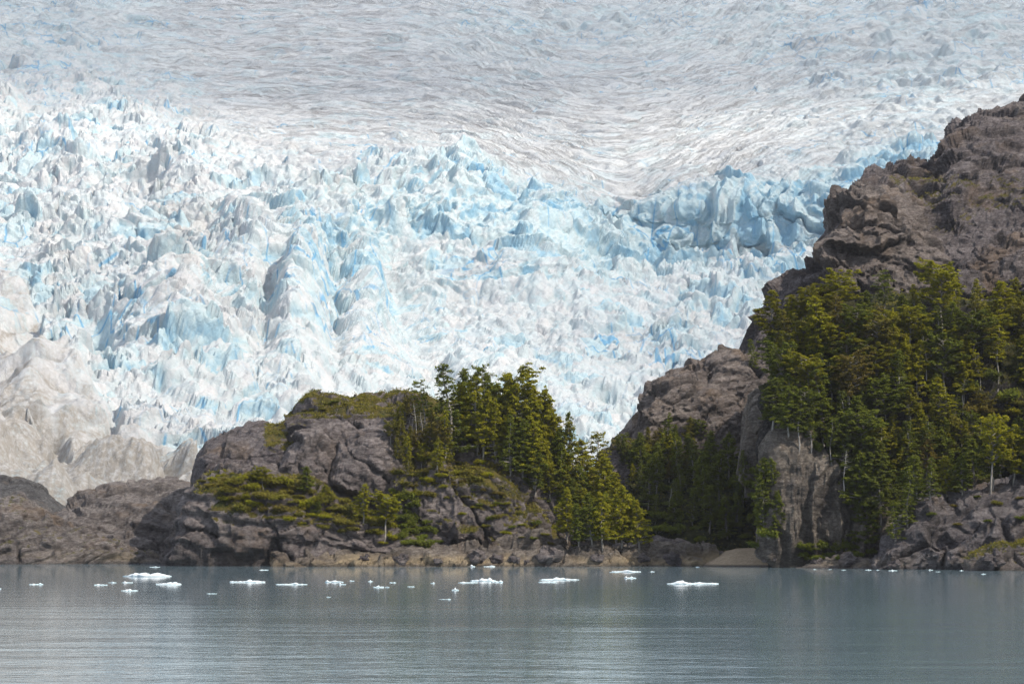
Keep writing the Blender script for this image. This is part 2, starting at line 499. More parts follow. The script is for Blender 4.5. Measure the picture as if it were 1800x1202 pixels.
    ton = noise(dg, (34, 60, 110), 61, 3, .4, ridged=True) * 10 + (tt * 26 + ra1 * 10) * sstep(0, .3, T2 - T1) + noise(dg, (16, 20, 50), 63, 4, .5, ridged=True) * 1.8 + tB * 1.8 + tC * 1.3 + tD * .8
    top_amp = 0.75 + 0.25 * chaos
    top = band * (1 - chaos) + (ser * 0.72 + band * .25) * chaos
    wal = tA * 10 + tB * 6.5 + aA * 9 + aB * 5 + tC * 3.2 + aC * 2 + tD * 1.2 + rib * 6
    icef = ser * (1 - wall) + wal * wall
    icef = icef * (1 - debris) + deb * debris
    icef = icef * (1 - tongue) + ton * tongue
    # the large forms: a cone of fallen ice, buttresses and gullies between them
    def gb(cx, cy, sx, sy, a, rot=0.0):
        u, v = fpx - cx, fpy - cy
        c, s = math.cos(rot), math.sin(rot)
        return a * np.exp(-((u * c + v * s) / sx) ** 2 - ((-u * s + v * c) / sy) ** 2)
    macro = gb(950, 430, 70, 50, 15) + gb(1010, 520, 110, 40, 14, .3) + gb(520, 520, 45, 120, 26) + gb(640, 520, 30, 80, 18, -.2) + gb(420, 470, 45, 90, 22) \
        + gb(590, 560, 22, 90, -9) + gb(470, 560, 22, 80, -9, .1) + gb(300, 560, 60, 60, 16) + gb(170, 600, 26, 34, -26) + gb(100, 800, 16, 40, -16, -.3) + gb(195, 770, 10, 40, -14, .2) + gb(60, 700, 30, 50, 10) + gb(30, 640, 20, 22, -14) + gb(700, 470, 30, 60, -8) \
        + gb(800, 340, 80, 60, 8) + gb(1120, 330, 60, 18, -16) + gb(1250, 345, 70, 20, 12) + gb(330, 330, 50, 26, 18) + gb(120, 300, 60, 30, 16) + gb(760, 620, 30, 120, -10, -.5)
    disp = top * top_amp * (1 - fall) + icef * fall + big * 24 * (.35 + .65 * fall) + macro
    # soften the steps sideways so that walls running askew to the grid stay clean
    def blur(a, sig):
        k = np.arange(-6, 7); w = np.exp(-(k / sig) ** 2 / 2); w /= w.sum()
        A = a.reshape(R, C); o = np.zeros_like(A)
        for i, wi in zip(k, w): o += wi * np.roll(A, i, axis=1)
        return o.reshape(-1)
    soft = blur(disp, .6); softer = blur(disp, 1.3)
    disp = soft * fall + softer * (1 - fall)
    # push mostly outwards, a little straight up so crests stand
    Nf = N.reshape(-1, 3)
    dirv = Nf * 0.92 + np.array([0, 0, 0.06])
    G2 = (q + dirv * disp[:, None]).reshape(R, C, 3)
    N2 = grid_normals(G2).reshape(-1, 3)
    # colour: clean steep broken faces are blue, weathered tops white, low cracks deep blue
    steep = 1 - np.clip(N2[:, 2], 0, 1)
    ssm = noise(q, (120, 160, 90), 71, 3)
    fresh = sstep(.35, .95, steep) * sstep(.30, .75, b_ * .5 + d_ * .3 + f_ * .25 + ssm * 0.5)
    reg = 0.60 * wall * sstep(700, 950, fpx) + 0.24 * wall + (0.26 + .26 * sstep(500, 1000, fpx)) * fall * (1 - tongue) + 0.14
    reg = reg + 0.25 * np.exp(-((fpx - 560) / 170) ** 2 - ((fpy - 480) / 120) ** 2)
    reg = reg + 0.20 * sstep(1300, 1700, fpx)
    blue = fresh * (0.12 + .55 * reg) + 0.34 * reg * fall
    crack = (1 - sstep(0, .10, A2 - A1)) * sstep(.45, .8, a_ * .5 + c_ * .5) * fall * (1 - debris * .8)
    crack2 = (1 - sstep(0, .12, B2 - B1)) * sstep(.62, .85, d_) * fall
    blue = blue + 0.55 * crack + 0.25 * crack2
    blue = blue + .05 * (1 - fall) + .32 * (1 - fall) * sstep(.02, .40, noise(qb, (70, 40, 70), 95, 4, .6)) + .20 * (1 - fall) * chaos
    cell = sstep(.80, .92, d_) * (0.3 + .35 * fall)
    blue = np.clip(blue + cell * .6, 0, 1) * (1 - .75 * tongue * (1 - .95 * sstep(.66, .76, rb1)))
    n5 = noise(q, (50, 120, 30), 81, 5, .65)
    dirt = sstep(.0, .45, n5 + .12) * 0.30
    dirt = dirt + 0.30 * (1 - fall) * np.exp(-((fpx - 480) / 260) ** 2 - ((fpy - 150) / 110) ** 2) * (1 - sstep(-.2, .6, rd))
    dirt = dirt + (0.10 + 0.30 * (1 - sstep(-.1, .5, rd))) * (1 - fall)
    dirt = dirt + 0.45 * np.exp(-((fpx - 310) / 60) ** 2 - ((fpy - 430) / 80) ** 2)
    n6 = noise(qw, (10, 14, 70), 83, 5, .65)
    dirt = np.maximum(dirt * (1 - .6 * cell), tongue * (0.40 + 1.5 * n6 + .6 * (1 - sstep(0, .1, T2 - T1)) + 1.0 * sstep(740, 850, fpy + 60 * n6 + .25 * (120 - fpx))))
    dirt = dirt * (1 - .8 * np.clip(blue * 1.3, 0, 1) * (1 - tongue * .5))
    quiet = (1 - fall) * (1 - .45 * chaos)
    at = np.stack([blue, np.clip(dirt, 0, 1), h_, quiet], -1).reshape(R, C, 4)
    keep = ~((PX > 1780) & (PY > 560) | (PX > 1900) & (PY > 450))
    o, _ = grid_mesh('glacier', G2, M_ICE, at, keep)
    fl = o.data.attributes.new('flow', 'FLOAT_VECTOR', 'POINT')
    fl.data.foreach_set('vector', qb.reshape(-1).astype(F4))
    tag(o, 'broken blue and white glacier tumbling down behind the rocks', None, None, 'structure')
    return o
GLACIER = build_glacier()
print('glacier', round(time.time() - T0, 1))

# ---------------------------------------------------------------- rock masses
M_ROCK = mat_rock('grey_rock', (0.215, 0.185, 0.185), (0.46, 0.40, 0.38))
M_ROCK_D = mat_rock('dark_rock', (0.165, 0.143, 0.150), (0.36, 0.315, 0.31))
M_SHORE = mat_rock('shore_rock', (0.21, 0.18, 0.155), (0.42, 0.36, 0.30), tan=(0.56, 0.44, 0.28))
MOSSY = []
TRIS = []          # for finding the ground under the plants

def lump(name, parent, contour, base_d, depth, mat, e1=0.75, e2=1.0, step=2.5, amp=1.0, big=3.5, seed=0, streak=1.0,
         tilt=0.0, moss=0.0, moss_up=0.62, tide=0.0, base_z=-1.5, back=26, mossfn=None, palefn=None, darkfn=None, ledges=0.0, rib=0.0):
    cx = [c[0] for c in contour]; cy = [c[1] for c in contour]
    px = np.arange(cx[0], cx[-1] + step, step)
    k = np.arange(-4, 5); w = np.exp(-(k / 2.5) ** 2); w /= w.sum()
    top = np.interp(px, cx, cy)
    top = np.convolve(np.pad(top, 4, mode='edge'), w, 'valid')
    bd = np.interp(px, *zip(*base_d)) if isinstance(base_d, (list, tuple)) else np.full(len(px), float(base_d))
    dp = np.interp(px, *zip(*depth)) if isinstance(depth, (list, tuple)) else np.full(len(px), float(depth))
    ztop = P(px, top, bd + dp)[2]
    ztop = np.maximum(ztop, base_z + .2)
    zr = np.clip((ztop - base_z) / max(1e-6, (ztop - base_z).max()), 0, 1)
    dpe = dp * (0.25 + 0.75 * np.sqrt(zr))
    # re-solve the top height with the rounded plan
    ztop = np.maximum(P(px, top, bd + dpe)[2], base_z + .2)
    hpx = (ztop.max() - base_z) / (bd.mean() / FPX)
    nf = int(max(20, hpx / step)); 
    th = np.concatenate([np.linspace(0, np.pi / 2, nf), np.linspace(np.pi / 2, np.pi, back + 1)[1:]])[:, None]
    s = np.sin(th).clip(0, 1); c = np.cos(th)
    front = th <= np.pi / 2
    zf = np.where(front, np.sin(th).clip(0, 1) ** e1, s ** 0.8)
    df = np.where(front, (1 - c.clip(0, 1)) ** e2, 1 - c * 1.0)
    D = bd[None] + dpe[None] * df
    Z = base_z + (ztop - base_z)[None] * zf
    X = ((px - 900) / FPX)[None] * D / math.cos(PITCH)
    G = np.stack([X, D, Z], -1)
    N = grid_normals(G)
    R, C = D.shape
    q = G.reshape(-1, 3).astype(F4)
    ct, st = math.cos(tilt), math.sin(tilt)
    r = np.stack([q[:, 0] * ct - q[:, 2] * st, q[:, 1], (q[:, 0] * st + q[:, 2] * ct)], 1).astype(F4)   # bedding frame
    wv = np.stack([noise(q, 9, seed + 3 + k, 3) for k in range(3)], 1)
    rw = r + wv * 4.5
    sc = np.array([1, 1, streak])
    b1 = noise(rw, 24 * sc, seed + 1, 3, .45)
    A1, A2, a_, b_, ta = worley(rw, 8.5 * np.array([1, 1, .75 * streak]), seed + 2)
    B1, B2, c_, d_, tb = worley(rw, 3.4 * np.array([1, 1, .6 * streak]), seed + 4)
    C1, C2, e_, f_, tc = worley(rw, 1.35 * np.array([1.3, 1, .5 * streak]), seed + 6)
    rg = noise(rw, 3.0 * np.array([1.6, 1, .6 * streak]), seed + 8, 5, .62, ridged=True)
    crackA = 1 - sstep(0, .13, A2 - A1); crackB = 1 - sstep(0, .16, B2 - B1)
    ta, tb, tc = ta * sstep(0, .16, A2 - A1), tb * sstep(0, .18, B2 - B1), tc * sstep(0, .22, C2 - C1)
    a_ = (a_ - .5) * sstep(0, .14, A2 - A1) + .5; c_ = (c_ - .5) * sstep(0, .18, B2 - B1) + .5
    J1, J2, j_, k_, tj = worley(r + wv * 3.0, 15 * np.array([1.6, 1, .55 * streak]), seed + 14)
    crackJ = 1 - sstep(0, .05, J2 - J1)
    tj = tj * sstep(0, .10, J2 - J1); j_ = (j_ - .5) * sstep(0, .09, J2 - J1) + .5
    d = b1 * big + 1.35 * amp * ((a_ - .5) * .7 + ta * 1.15 - crackA * .30 + (c_ - .5) * .25 + tb * .50 - crackB * .15 + tc * .16 + rg * .20
                          + (j_ - .5) * 1.7 + tj * 2.0 - crackJ * .45)
    if ledges:
        lz = (r[:, 2] + wv[:, 2] * 3) / ledges
        saw = lz - np.floor(lz)
        d = d + ledges * 0.30 * (sstep(0, .25, saw) - saw)
    if rib:
        d = d + rib * noise(q + wv * 2, np.array([5, 8, 45]), seed + 9, 4, .6, ridged=True)
    edge = np.minimum(1, (q[:, 2] - base_z) / 2.5) * 0.8 + 0.2
    G2 = (q + N.reshape(-1, 3) * (d * edge)[:, None]).reshape(R, C, 3)
    N2 = grid_normals(G2).reshape(-1, 3)
    up = N2[:, 2]
    z = G2[..., 2].reshape(-1)
    fpx = 900 + FPX * (G2[..., 0] / G2[..., 1]).reshape(-1) * math.cos(PITCH)
    el = (G2[..., 2].reshape(-1) - CAM_H) / G2[..., 1].reshape(-1)
    fpy = 601 - FPX * np.tan(np.arctan(el) - PITCH)
    mn = noise(q, 6, seed + 12, 4, .6)
    mm = moss if mossfn is None else mossfn(fpx, fpy)
    moss_a = np.clip(mm * (sstep(moss_up - .25, moss_up + .2, up) * 1.0 + .30 * mm) + mn * .5 * mm, 0, 1)
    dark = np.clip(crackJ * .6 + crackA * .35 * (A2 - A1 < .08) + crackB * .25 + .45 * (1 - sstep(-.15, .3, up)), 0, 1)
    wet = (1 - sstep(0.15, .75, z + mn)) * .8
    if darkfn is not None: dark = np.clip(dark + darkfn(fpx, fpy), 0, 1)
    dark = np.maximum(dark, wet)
    gate = sstep(-.22, .12, noise(q, (22, 22, 6), seed + 15, 3))
    pale = tide * gate * (1 - sstep(1.0, 3.2, z + mn * 3.5)) * (1 - wet)
    if palefn is not None: pale = np.clip(pale + palefn(fpx, fpy) * (.7 + mn), 0, 1)
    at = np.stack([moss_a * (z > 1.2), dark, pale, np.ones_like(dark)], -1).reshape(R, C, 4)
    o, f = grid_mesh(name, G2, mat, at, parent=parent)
    TRIS.append((G2.reshape(-1, 3), f))
    sel = (moss_a > .5) & (z > 2) & (np.repeat(th[:, 0] <= 1.65, C))
    MOSSY.append((G2.reshape(-1, 3)[sel], moss_a[sel]))
    return o

def root(name, px, D, label, cat=None, kind=None, group=None):
    e = bpy.data.objects.new(name, None)
    COL.objects.link(e)
    e.empty_display_size = 2
    tag(e, label, cat, group, kind)
    return e

def box(x0, x1, y0, y1, soft=15):
    return lambda px, py: sstep(x0 - soft, x0 + soft, px) * (1 - sstep(x1 - soft, x1 + soft, px)) * sstep(y0 - soft, y0 + soft, py) * (1 - sstep(y1 - soft, y1 + soft, py))
def build_rocks():
    # ---- left shore
    r = root('rocky_shore', 0, 515, 'low reddish brown rock slope at the left edge of the water', 'rock')
    lump('rock_slab', r, [(-260, 850), (-120, 868), (0, 877), (40, 880), (80, 905), (120, 925), (160, 938), (200, 948), (250, 970), (285, 985), (300, 991)],
         [(-260, 508), (300, 524)], [(-260, 30), (100, 22), (300, 10)], M_ROCK_R, e1=1.0, amp=.8, big=2.0, seed=100, tilt=-.35, tide=.8, moss=.35, ledges=2.5)
    r = root('rock_dome', 0, 545, 'smooth ice scraped grey rock dome below the dirty ice tongue', 'rock')
    lump('rock_slab', r, [(60, 990), (100, 915), (125, 880), (150, 862), (190, 853), (240, 848), (300, 855), (345, 862), (420, 890), (470, 990)],
         540, 36, M_ROCK_R, e1=.8, amp=.75, big=2.5, seed=120, tilt=.2, moss=.2, ledges=3)
    lump('rock_slab', r, [(150, 992), (180, 955), (215, 938), (270, 945), (310, 962), (345, 992)], 530, 14, M_ROCK_R, e1=.9, amp=.7, big=1.2, seed=130, tilt=-.3, tide=.3)
    r = root('grey_boulder_slope', 0, 610, 'dark grey smooth slope at the left edge under the dirty ice', 'rock')
    lump('rock_slab', r, [(-300, 800), (-100, 815), (0, 838), (40, 838), (80, 858), (115, 890), (140, 925), (160, 960)], 600, 60, M_GREY, e1=1.0, amp=.35, big=3, seed=140, tilt=.4)

    # ---- wooded island
    r = root('wooded_rock_island', 650, 505, 'grey rock headland with a tree covered right side in the middle of the shore', 'headland')
    lump('rock_mass', r, [(336, 992), (340, 860), (345, 808), (368, 778), (418, 754), (450, 750), (500, 745), (530, 770), (580, 830), (620, 992)],
         515, [(336, 22), (400, 30), (620, 30)], M_ROCK_D, e1=.42, e2=1.3, amp=.7, big=1.6, seed=160, streak=2.2, tilt=.15,
         mossfn=lambda x, y: .9 * box(470, 530, 740, 790)(x, y) + .15, rib=.8)
    lump('rock_mass', r, [(470, 992), (490, 850), (505, 770), (513, 738), (520, 722), (560, 707), (598, 697), (640, 690), (680, 698), (735, 695), (775, 712), (850, 740),
                          (920, 775), (965, 815), (1000, 860), (1040, 900), (1090, 930), (1130, 955), (1150, 992)],
         [(470, 512), (1150, 512)], [(470, 26), (700, 40), (1150, 30)], M_ROCK, e1=.62, amp=1.1, big=3.2, seed=180, tilt=.45,
         mossfn=lambda x, y: .55 * (y < 735) + .5 * box(740, 1150, 690, 1000)(x, y) + .35 * box(470, 560, 740, 830)(x, y) + .16)
    lump('rock_mass', r, [(590, 840), (600, 800), (625, 768), (660, 755), (690, 780), (705, 830), (712, 880)], [(590, 506), (712, 508)], 14, M_ROCK, e1=.6, amp=.9, big=2.0, seed=190, tilt=.6, base_z=10)
    lump('rock_mass', r, [(492, 860), (500, 800), (520, 765), (560, 752), (585, 775), (595, 830), (600, 870)], 507, 14, M_ROCK, e1=.6, amp=.9, big=1.8, seed=195, tilt=.4, base_z=10, moss=.15)
    lump('rock_mass', r, [(672, 992), (682, 930), (680, 850), (700, 800), (745, 790), (800, 805), (850, 815), (890, 850), (925, 895), (960, 925), (990, 960), (1020, 992)],
         [(672, 500), (1020, 500)], [(672, 8), (740, 22), (1020, 12)], M_ROCK, e1=.8, amp=1.25, big=2.4, seed=200, tilt=.85,
         mossfn=lambda x, y: .6 * (1 - sstep(800, 860, y - (x - 740) * .5)) + .58, rib=.0)
    lump('rock_mass', r, [(285, 994), (300, 980), (318, 930), (333, 880), (345, 848), (370, 836), (430, 830), (500, 850), (560, 868), (620, 895), (700, 930), (760, 960), (810, 992)],
         [(285, 494), (500, 490), (810, 492)], [(285, 16), (500, 24), (810, 14)], M_ROCK, e1=.50, e2=1.1, amp=1.0, big=1.8, seed=220, streak=1.3, tilt=.1,
         mossfn=lambda x, y: .95 * box(375, 720, 830, 925, 12)(x, y) + .5 * box(335, 400, 825, 885)(x, y), ledges=3.5, darkfn=lambda x, y: .35 * box(280, 500, 930, 1000)(x, y))
    lump('shore_ledge', r, [(480, 995), (500, 972), (540, 962), (600, 955), (680, 962), (760, 970), (840, 966), (900, 970), (960, 968), (1010, 975), (1040, 965),
                          (1090, 962), (1150, 966), (1210, 972), (1270, 984), (1300, 995)],
         [(480, 484), (800, 484), (1300, 492)], 11, M_SHORE, e1=1.05, amp=1.15, big=1.5, seed=240, tilt=-.2, tide=1.0, ledges=1.5, step=1.8)

    # ---- hollow between the headlands
    r = root('wooded_hollow_slope', 1200, 530, 'dark wooded slope rising behind the small beach', None, 'structure')
    lump('slope', r, [(980, 992), (1040, 900), (1090, 850), (1150, 800), (1250, 790), (1340, 800), (1400, 850), (1450, 900), (1470, 992)],
         515, 50, M_SOIL, e1=1.1, amp=.8, big=2.5, seed=260, moss=.9, moss_up=.3, step=4.5)
    lump('rock_slab', r, [(1050, 994), (1080, 960), (1130, 945), (1190, 940), (1230, 955), (1265, 970), (1290, 990), (1296, 995)], 500, 14, M_ROCK, e1=.95, amp=.9, big=.9, seed=270, tilt=.5, tide=.5, ledges=2)
    b = root('gravel_beach', 1330, 505, 'small tan gravel beach between the two rocky headlands', None, 'structure')
    lump('gravel', b, [(1222, 996), (1245, 984), (1272, 968), (1292, 963), (1340, 962), (1400, 963), (1440, 970), (1460, 996)], 486, 24, M_BEACH, e1=1.15, e2=1.0, amp=.08, big=.3, seed=280, step=2)

    # ---- middle crag
    r = root('rock_crag', 1230, 565, 'bare brown crag with an overhanging left end behind the hollow', 'crag')
    lump('rock_mass', r, [(1088, 800), (1100, 775), (1115, 745), (1128, 722), (1133, 700), (1140, 680), (1155, 672), (1190, 657), (1215, 652), (1238, 650), (1248, 636),
                          (1275, 630), (1330, 630), (1400, 650), (1430, 700), (1440, 900)],
         560, 34, M_ROCK_B, e1=.45, e2=1.2, amp=1.3, big=3.4, seed=300, tilt=-.25, base_z=6, moss=.12, streak=1.5)
    lump('rock_mass', r, [(1130, 730), (1136, 700), (1150, 682), (1200, 668), (1260, 672), (1300, 700), (1310, 760)], 553, 16, M_ROCK_B, e1=.5, amp=1.0, big=2.2, seed=310, tilt=-.5, base_z=24)
    lump('rock_mass', r, [(1236, 675), (1244, 645), (1262, 632), (1322, 630), (1345, 660), (1350, 700)], 560, 16, M_ROCK_B, e1=.4, amp=.8, big=1.2, seed=315, base_z=24, moss=.2, ledges=1.6)
    lump('rock_mass', r, [(1060, 880), (1064, 800), (1076, 778), (1100, 772), (1150, 790), (1190, 830), (1230, 900)], 545, 18, M_ROCK_D, e1=.5, amp=1.0, big=1.5, seed=320, base_z=2,
         mossfn=lambda x, y: .8 * (y < 800) + .1, tilt=.1)

    # ---- right headland
    r = root('high_rock_headland', 1600, 520, 'towering dark rock headland with forest on the right of the fjord', 'headland')
    lump('rock_mass', r, [(1310, 992), (1316, 900), (1318, 760), (1324, 640), (1328, 590), (1334, 548), (1352, 536), (1374, 516), (1395, 490), (1425, 468), (1452, 460), (1466, 432), (1466, 402), (1461, 378),
                          (1480, 360), (1520, 341), (1528, 322), (1560, 301), (1600, 299), (1640, 312), (1652, 302), (1668, 292), (1676, 262), (1694, 246),
                          (1722, 226), (1760, 216), (1800, 204), (1880, 165), (1980, 150), (2150, 180), (2300, 400), (2400, 992)],
         [(1310, 560), (1400, 570), (1800, 590), (2400, 590)], [(1310, 30), (1480, 60), (1800, 130), (2400, 130)], M_ROCK_D, e1=.62, amp=1.3, big=6, seed=340, tilt=-.2, base_z=4, step=3.6,
         mossfn=lambda x, y: .35 * box(1560, 1900, 300, 420)(x, y) + .12)
    lump('rock_mass', r, [(1455, 470), (1462, 410), (1462, 380), (1482, 360), (1522, 345), (1570, 350), (1620, 380), (1650, 440), (1665, 560)], 578, 30, M_ROCK_B, e1=.5, amp=1.6, big=4, seed=345, tilt=.3, base_z=50)
    lump('rock_mass', r, [(1640, 520), (1680, 440), (1730, 400), (1800, 395), (1900, 380), (2050, 420), (2100, 560)], 575, 34, M_ROCK_D, e1=.7, amp=1.5, big=4, seed=347, tilt=-.5, base_z=44)
    lump('rock_mass', r, [(1660, 330), (1672, 272), (1690, 244), (1725, 218), (1770, 210), (1850, 214), (1950, 300)], 640, 30, M_ROCK_R, e1=.45, amp=1.2, big=3.5, seed=349, tilt=.6, base_z=70)
    # forested buttress
    lump('wooded_or_shading_buttress', r, [(1345, 992), (1352, 900), (1348, 780), (1345, 680), (1350, 610), (1375, 570), (1430, 550), (1500, 545), (1570, 530), (1660, 520), (1740, 530), (1800, 530), (1950, 520), (2150, 560), (2300, 992)],
         [(1345, 485), (1500, 478), (1700, 485), (2300, 490)], [(1345, 30), (1500, 55), (1800, 75), (2300, 75)], M_SOIL, e1=.85, e2=.9, amp=1.3, big=4, seed=360, moss=.7, moss_up=.3, ledges=5, step=4.5,
         palefn=None)
    lump('cliff_face', r, [(1306, 850), (1312, 790), (1320, 720), (1334, 690), (1352, 720), (1366, 800), (1372, 860)], 506, 14, M_CLIFF, e1=.35, amp=.8, big=1.5, seed=380, streak=7, base_z=14, rib=1.0)
    lump('cliff_face', r, [(1352, 994), (1358, 930), (1362, 870), (1362, 810), (1372, 770), (1395, 765), (1420, 785), (1445, 800), (1480, 825), (1515, 840), (1540, 870), (1556, 930), (1566, 996)],
         476, 14, M_CLIFF, e1=.42, e2=1.3, amp=1.3, big=1.8, seed=396, streak=5, rib=2.6, base_z=-1, tilt=.12)
    lump('wooded_or_shading_buttress', r, [(1900, 1003), (1960, 940), (2060, 800), (2200, 450), (2350, 210), (2600, 120), (2850, 250), (3000, 600), (3150, 1003)],  # unseen ridge right of frame, added to shade the front rocks and lower forest
         [(1900, 425), (3150, 420)], [(1900, 20), (2300, 60), (3150, 60)], M_SOIL, e1=.8, amp=1.4, big=5, seed=430, moss=.7, moss_up=.3, ledges=5, step=12)
    lump('rock_mass', r, [(1535, 1001), (1552, 965), (1585, 922), (1615, 892), (1645, 872), (1690, 858), (1740, 852), (1800, 838), (1880, 826), (2000, 850), (2100, 1000)],
         [(1535, 456), (2100, 446)], [(1535, 18), (2100, 30)], M_ROCK_D2, e1=.75, amp=1.2, big=2.4, seed=400, tilt=-.6, tide=.3, moss=.15)
    lump('rock_mass', r, [(1690, 1003), (1705, 985), (1740, 972), (1780, 955), (1820, 940), (1900, 930), (1990, 1003)], 442, 10, M_ROCK, e1=.8, amp=.7, big=1.0, seed=410, tilt=-.4, tide=.5, moss=.55)
    lump('shore_ledge', r, [(1395, 999), (1420, 988), (1470, 984), (1520, 986), (1560, 992), (1600, 1001)], [(1395, 468), (1600, 456)], 8, M_ROCK_R, e1=1.1, amp=.6, big=.6, seed=420, tide=.4)
M_ROCK_R = mat_rock('reddish_rock', (0.23, 0.20, 0.19), (0.43, 0.385, 0.36))
M_ROCK_B = mat_rock('brown_rock', (0.21, 0.175, 0.16), (0.44, 0.375, 0.335))
M_ROCK_D2 = mat_rock('purple_grey_rock', (0.18, 0.16, 0.17), (0.36, 0.325, 0.325))
M_GREY = mat_rock('grey_till', (0.12, 0.12, 0.125), (0.20, 0.195, 0.19))
M_SOIL = mat_rock('wooded_ground', (0.06, 0.055, 0.05), (0.13, 0.115, 0.10), moss_col=((0.03, 0.04, 0.010), (0.08, 0.075, 0.022)))
M_CLIFF = mat_rock('streaked_cliff', (0.17, 0.148, 0.13), (0.44, 0.38, 0.315), tilt=0.1)
M_BEACH = mat_gravel()
build_rocks()
print('rocks', round(time.time() - T0, 1))
# ---------------------------------------------------------------- plants
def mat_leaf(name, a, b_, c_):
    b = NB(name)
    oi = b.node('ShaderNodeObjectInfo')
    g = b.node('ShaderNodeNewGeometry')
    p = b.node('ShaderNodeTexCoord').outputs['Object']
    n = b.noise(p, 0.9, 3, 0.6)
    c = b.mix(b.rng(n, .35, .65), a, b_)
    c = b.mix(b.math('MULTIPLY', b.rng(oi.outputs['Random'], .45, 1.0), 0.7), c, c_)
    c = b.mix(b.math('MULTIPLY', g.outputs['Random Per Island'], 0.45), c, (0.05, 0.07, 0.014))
    d = b.node('ShaderNodeBsdfDiffuse'); b.l.new(c, d.inputs[0])
    t = b.node('ShaderNodeBsdfTranslucent'); b.l.new(c, t.inputs[0])
    m = b.node('ShaderNodeMixShader'); m.inputs[0].default_value = 0.42
    b.l.new(d.outputs[0], m.inputs[1]); b.l.new(t.outputs[0], m.inputs[2])
    return b.finish(m.outputs[0])
def mat_bark():
    b = NB('grey_bark')
    n = b.noise(b.mapping(b.node('ShaderNodeTexCoord').outputs['Object'], (4, 4, 1)), 1.5, 4)
    return b.finish(b.principled(b.mix(b.rng(n, .35, .65), (0.14, 0.125, 0.11), (0.38, 0.36, 0.33)), 0.9).outputs[0])
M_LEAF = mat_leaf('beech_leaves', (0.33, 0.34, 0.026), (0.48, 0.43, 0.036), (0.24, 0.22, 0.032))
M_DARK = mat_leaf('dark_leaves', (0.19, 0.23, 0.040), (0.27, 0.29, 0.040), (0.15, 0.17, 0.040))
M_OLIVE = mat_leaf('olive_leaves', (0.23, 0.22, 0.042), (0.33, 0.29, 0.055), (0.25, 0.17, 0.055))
M_BARK = mat_bark()

def tri_mesh(name, V, F, mat):
    me = bpy.data.meshes.new(name)
    V = np.asarray(V, F4); F = np.asarray(F, np.int32)
    k = F.shape[1]
    me.vertices.add(len(V)); me.vertices.foreach_set('co', V.reshape(-1))
    me.loops.add(F.size); me.loops.foreach_set('vertex_index', F.reshape(-1))
    me.polygons.add(len(F))
    me.polygons.foreach_set('loop_start', np.arange(len(F), dtype=np.int32) * k)
    me.polygons.foreach_set('loop_total', np.full(len(F), k, np.int32))
    me.update(calc_edges=True)
    me.materials.append(mat)
    return me

def leaf_faces(C, size, rng, flat=0.35):
    """one small rhombic leaf spray per centre, lying roughly level"""
    n = len(C)
    az = rng.uniform(0, 2 * np.pi, n)
    u = np.stack([np.cos(az), np.sin(az), rng.normal(0, flat, n)], 1)
    w = np.stack([-np.sin(az), np.cos(az), rng.normal(0, flat, n)], 1)
    s = size * rng.uniform(.6, 1.35, n)[:, None]
    V = np.stack([C - u * s, C - w * s * .55, C + u * s, C + w * s * .55], 1).reshape(-1, 3)
    return V, np.arange(4 * n).reshape(n, 4)

def tubes(paths, sides=5):
    """paths: list of (points (n,3), radii (n))"""
    VV, FF, k = [], [], 0
    for pts, rad in paths:
        pts = np.asarray(pts, float); n = len(pts)
        d = np.gradient(pts, axis=0); d /= np.linalg.norm(d, axis=1, keepdims=True) + 1e-9
        ref = np.array([0, 0, 1.0]) if abs(d[0, 2]) < .8 else np.array([1.0, 0, 0])
        a = np.cross(d, ref); a /= np.linalg.norm(a, axis=1, keepdims=True) + 1e-9
        b = np.cross(d, a)
        t = np.arange(sides) * 2 * np.pi / sides
        ring = pts[:, None] + np.asarray(rad)[:, None, None] * (a[:, None] * np.cos(t)[None, :, None] + b[:, None] * np.sin(t)[None, :, None])
        VV.append(ring.reshape(-1, 3))
        i = np.arange(n * sides).reshape(n, sides) + k
        j = np.roll(i, -1, axis=1)
        FF.append(np.stack([i[:-1], j[:-1], j[1:], i[1:]], -1).reshape(-1, 4))
        k += n * sides
    return np.concatenate(VV), np.concatenate(FF)

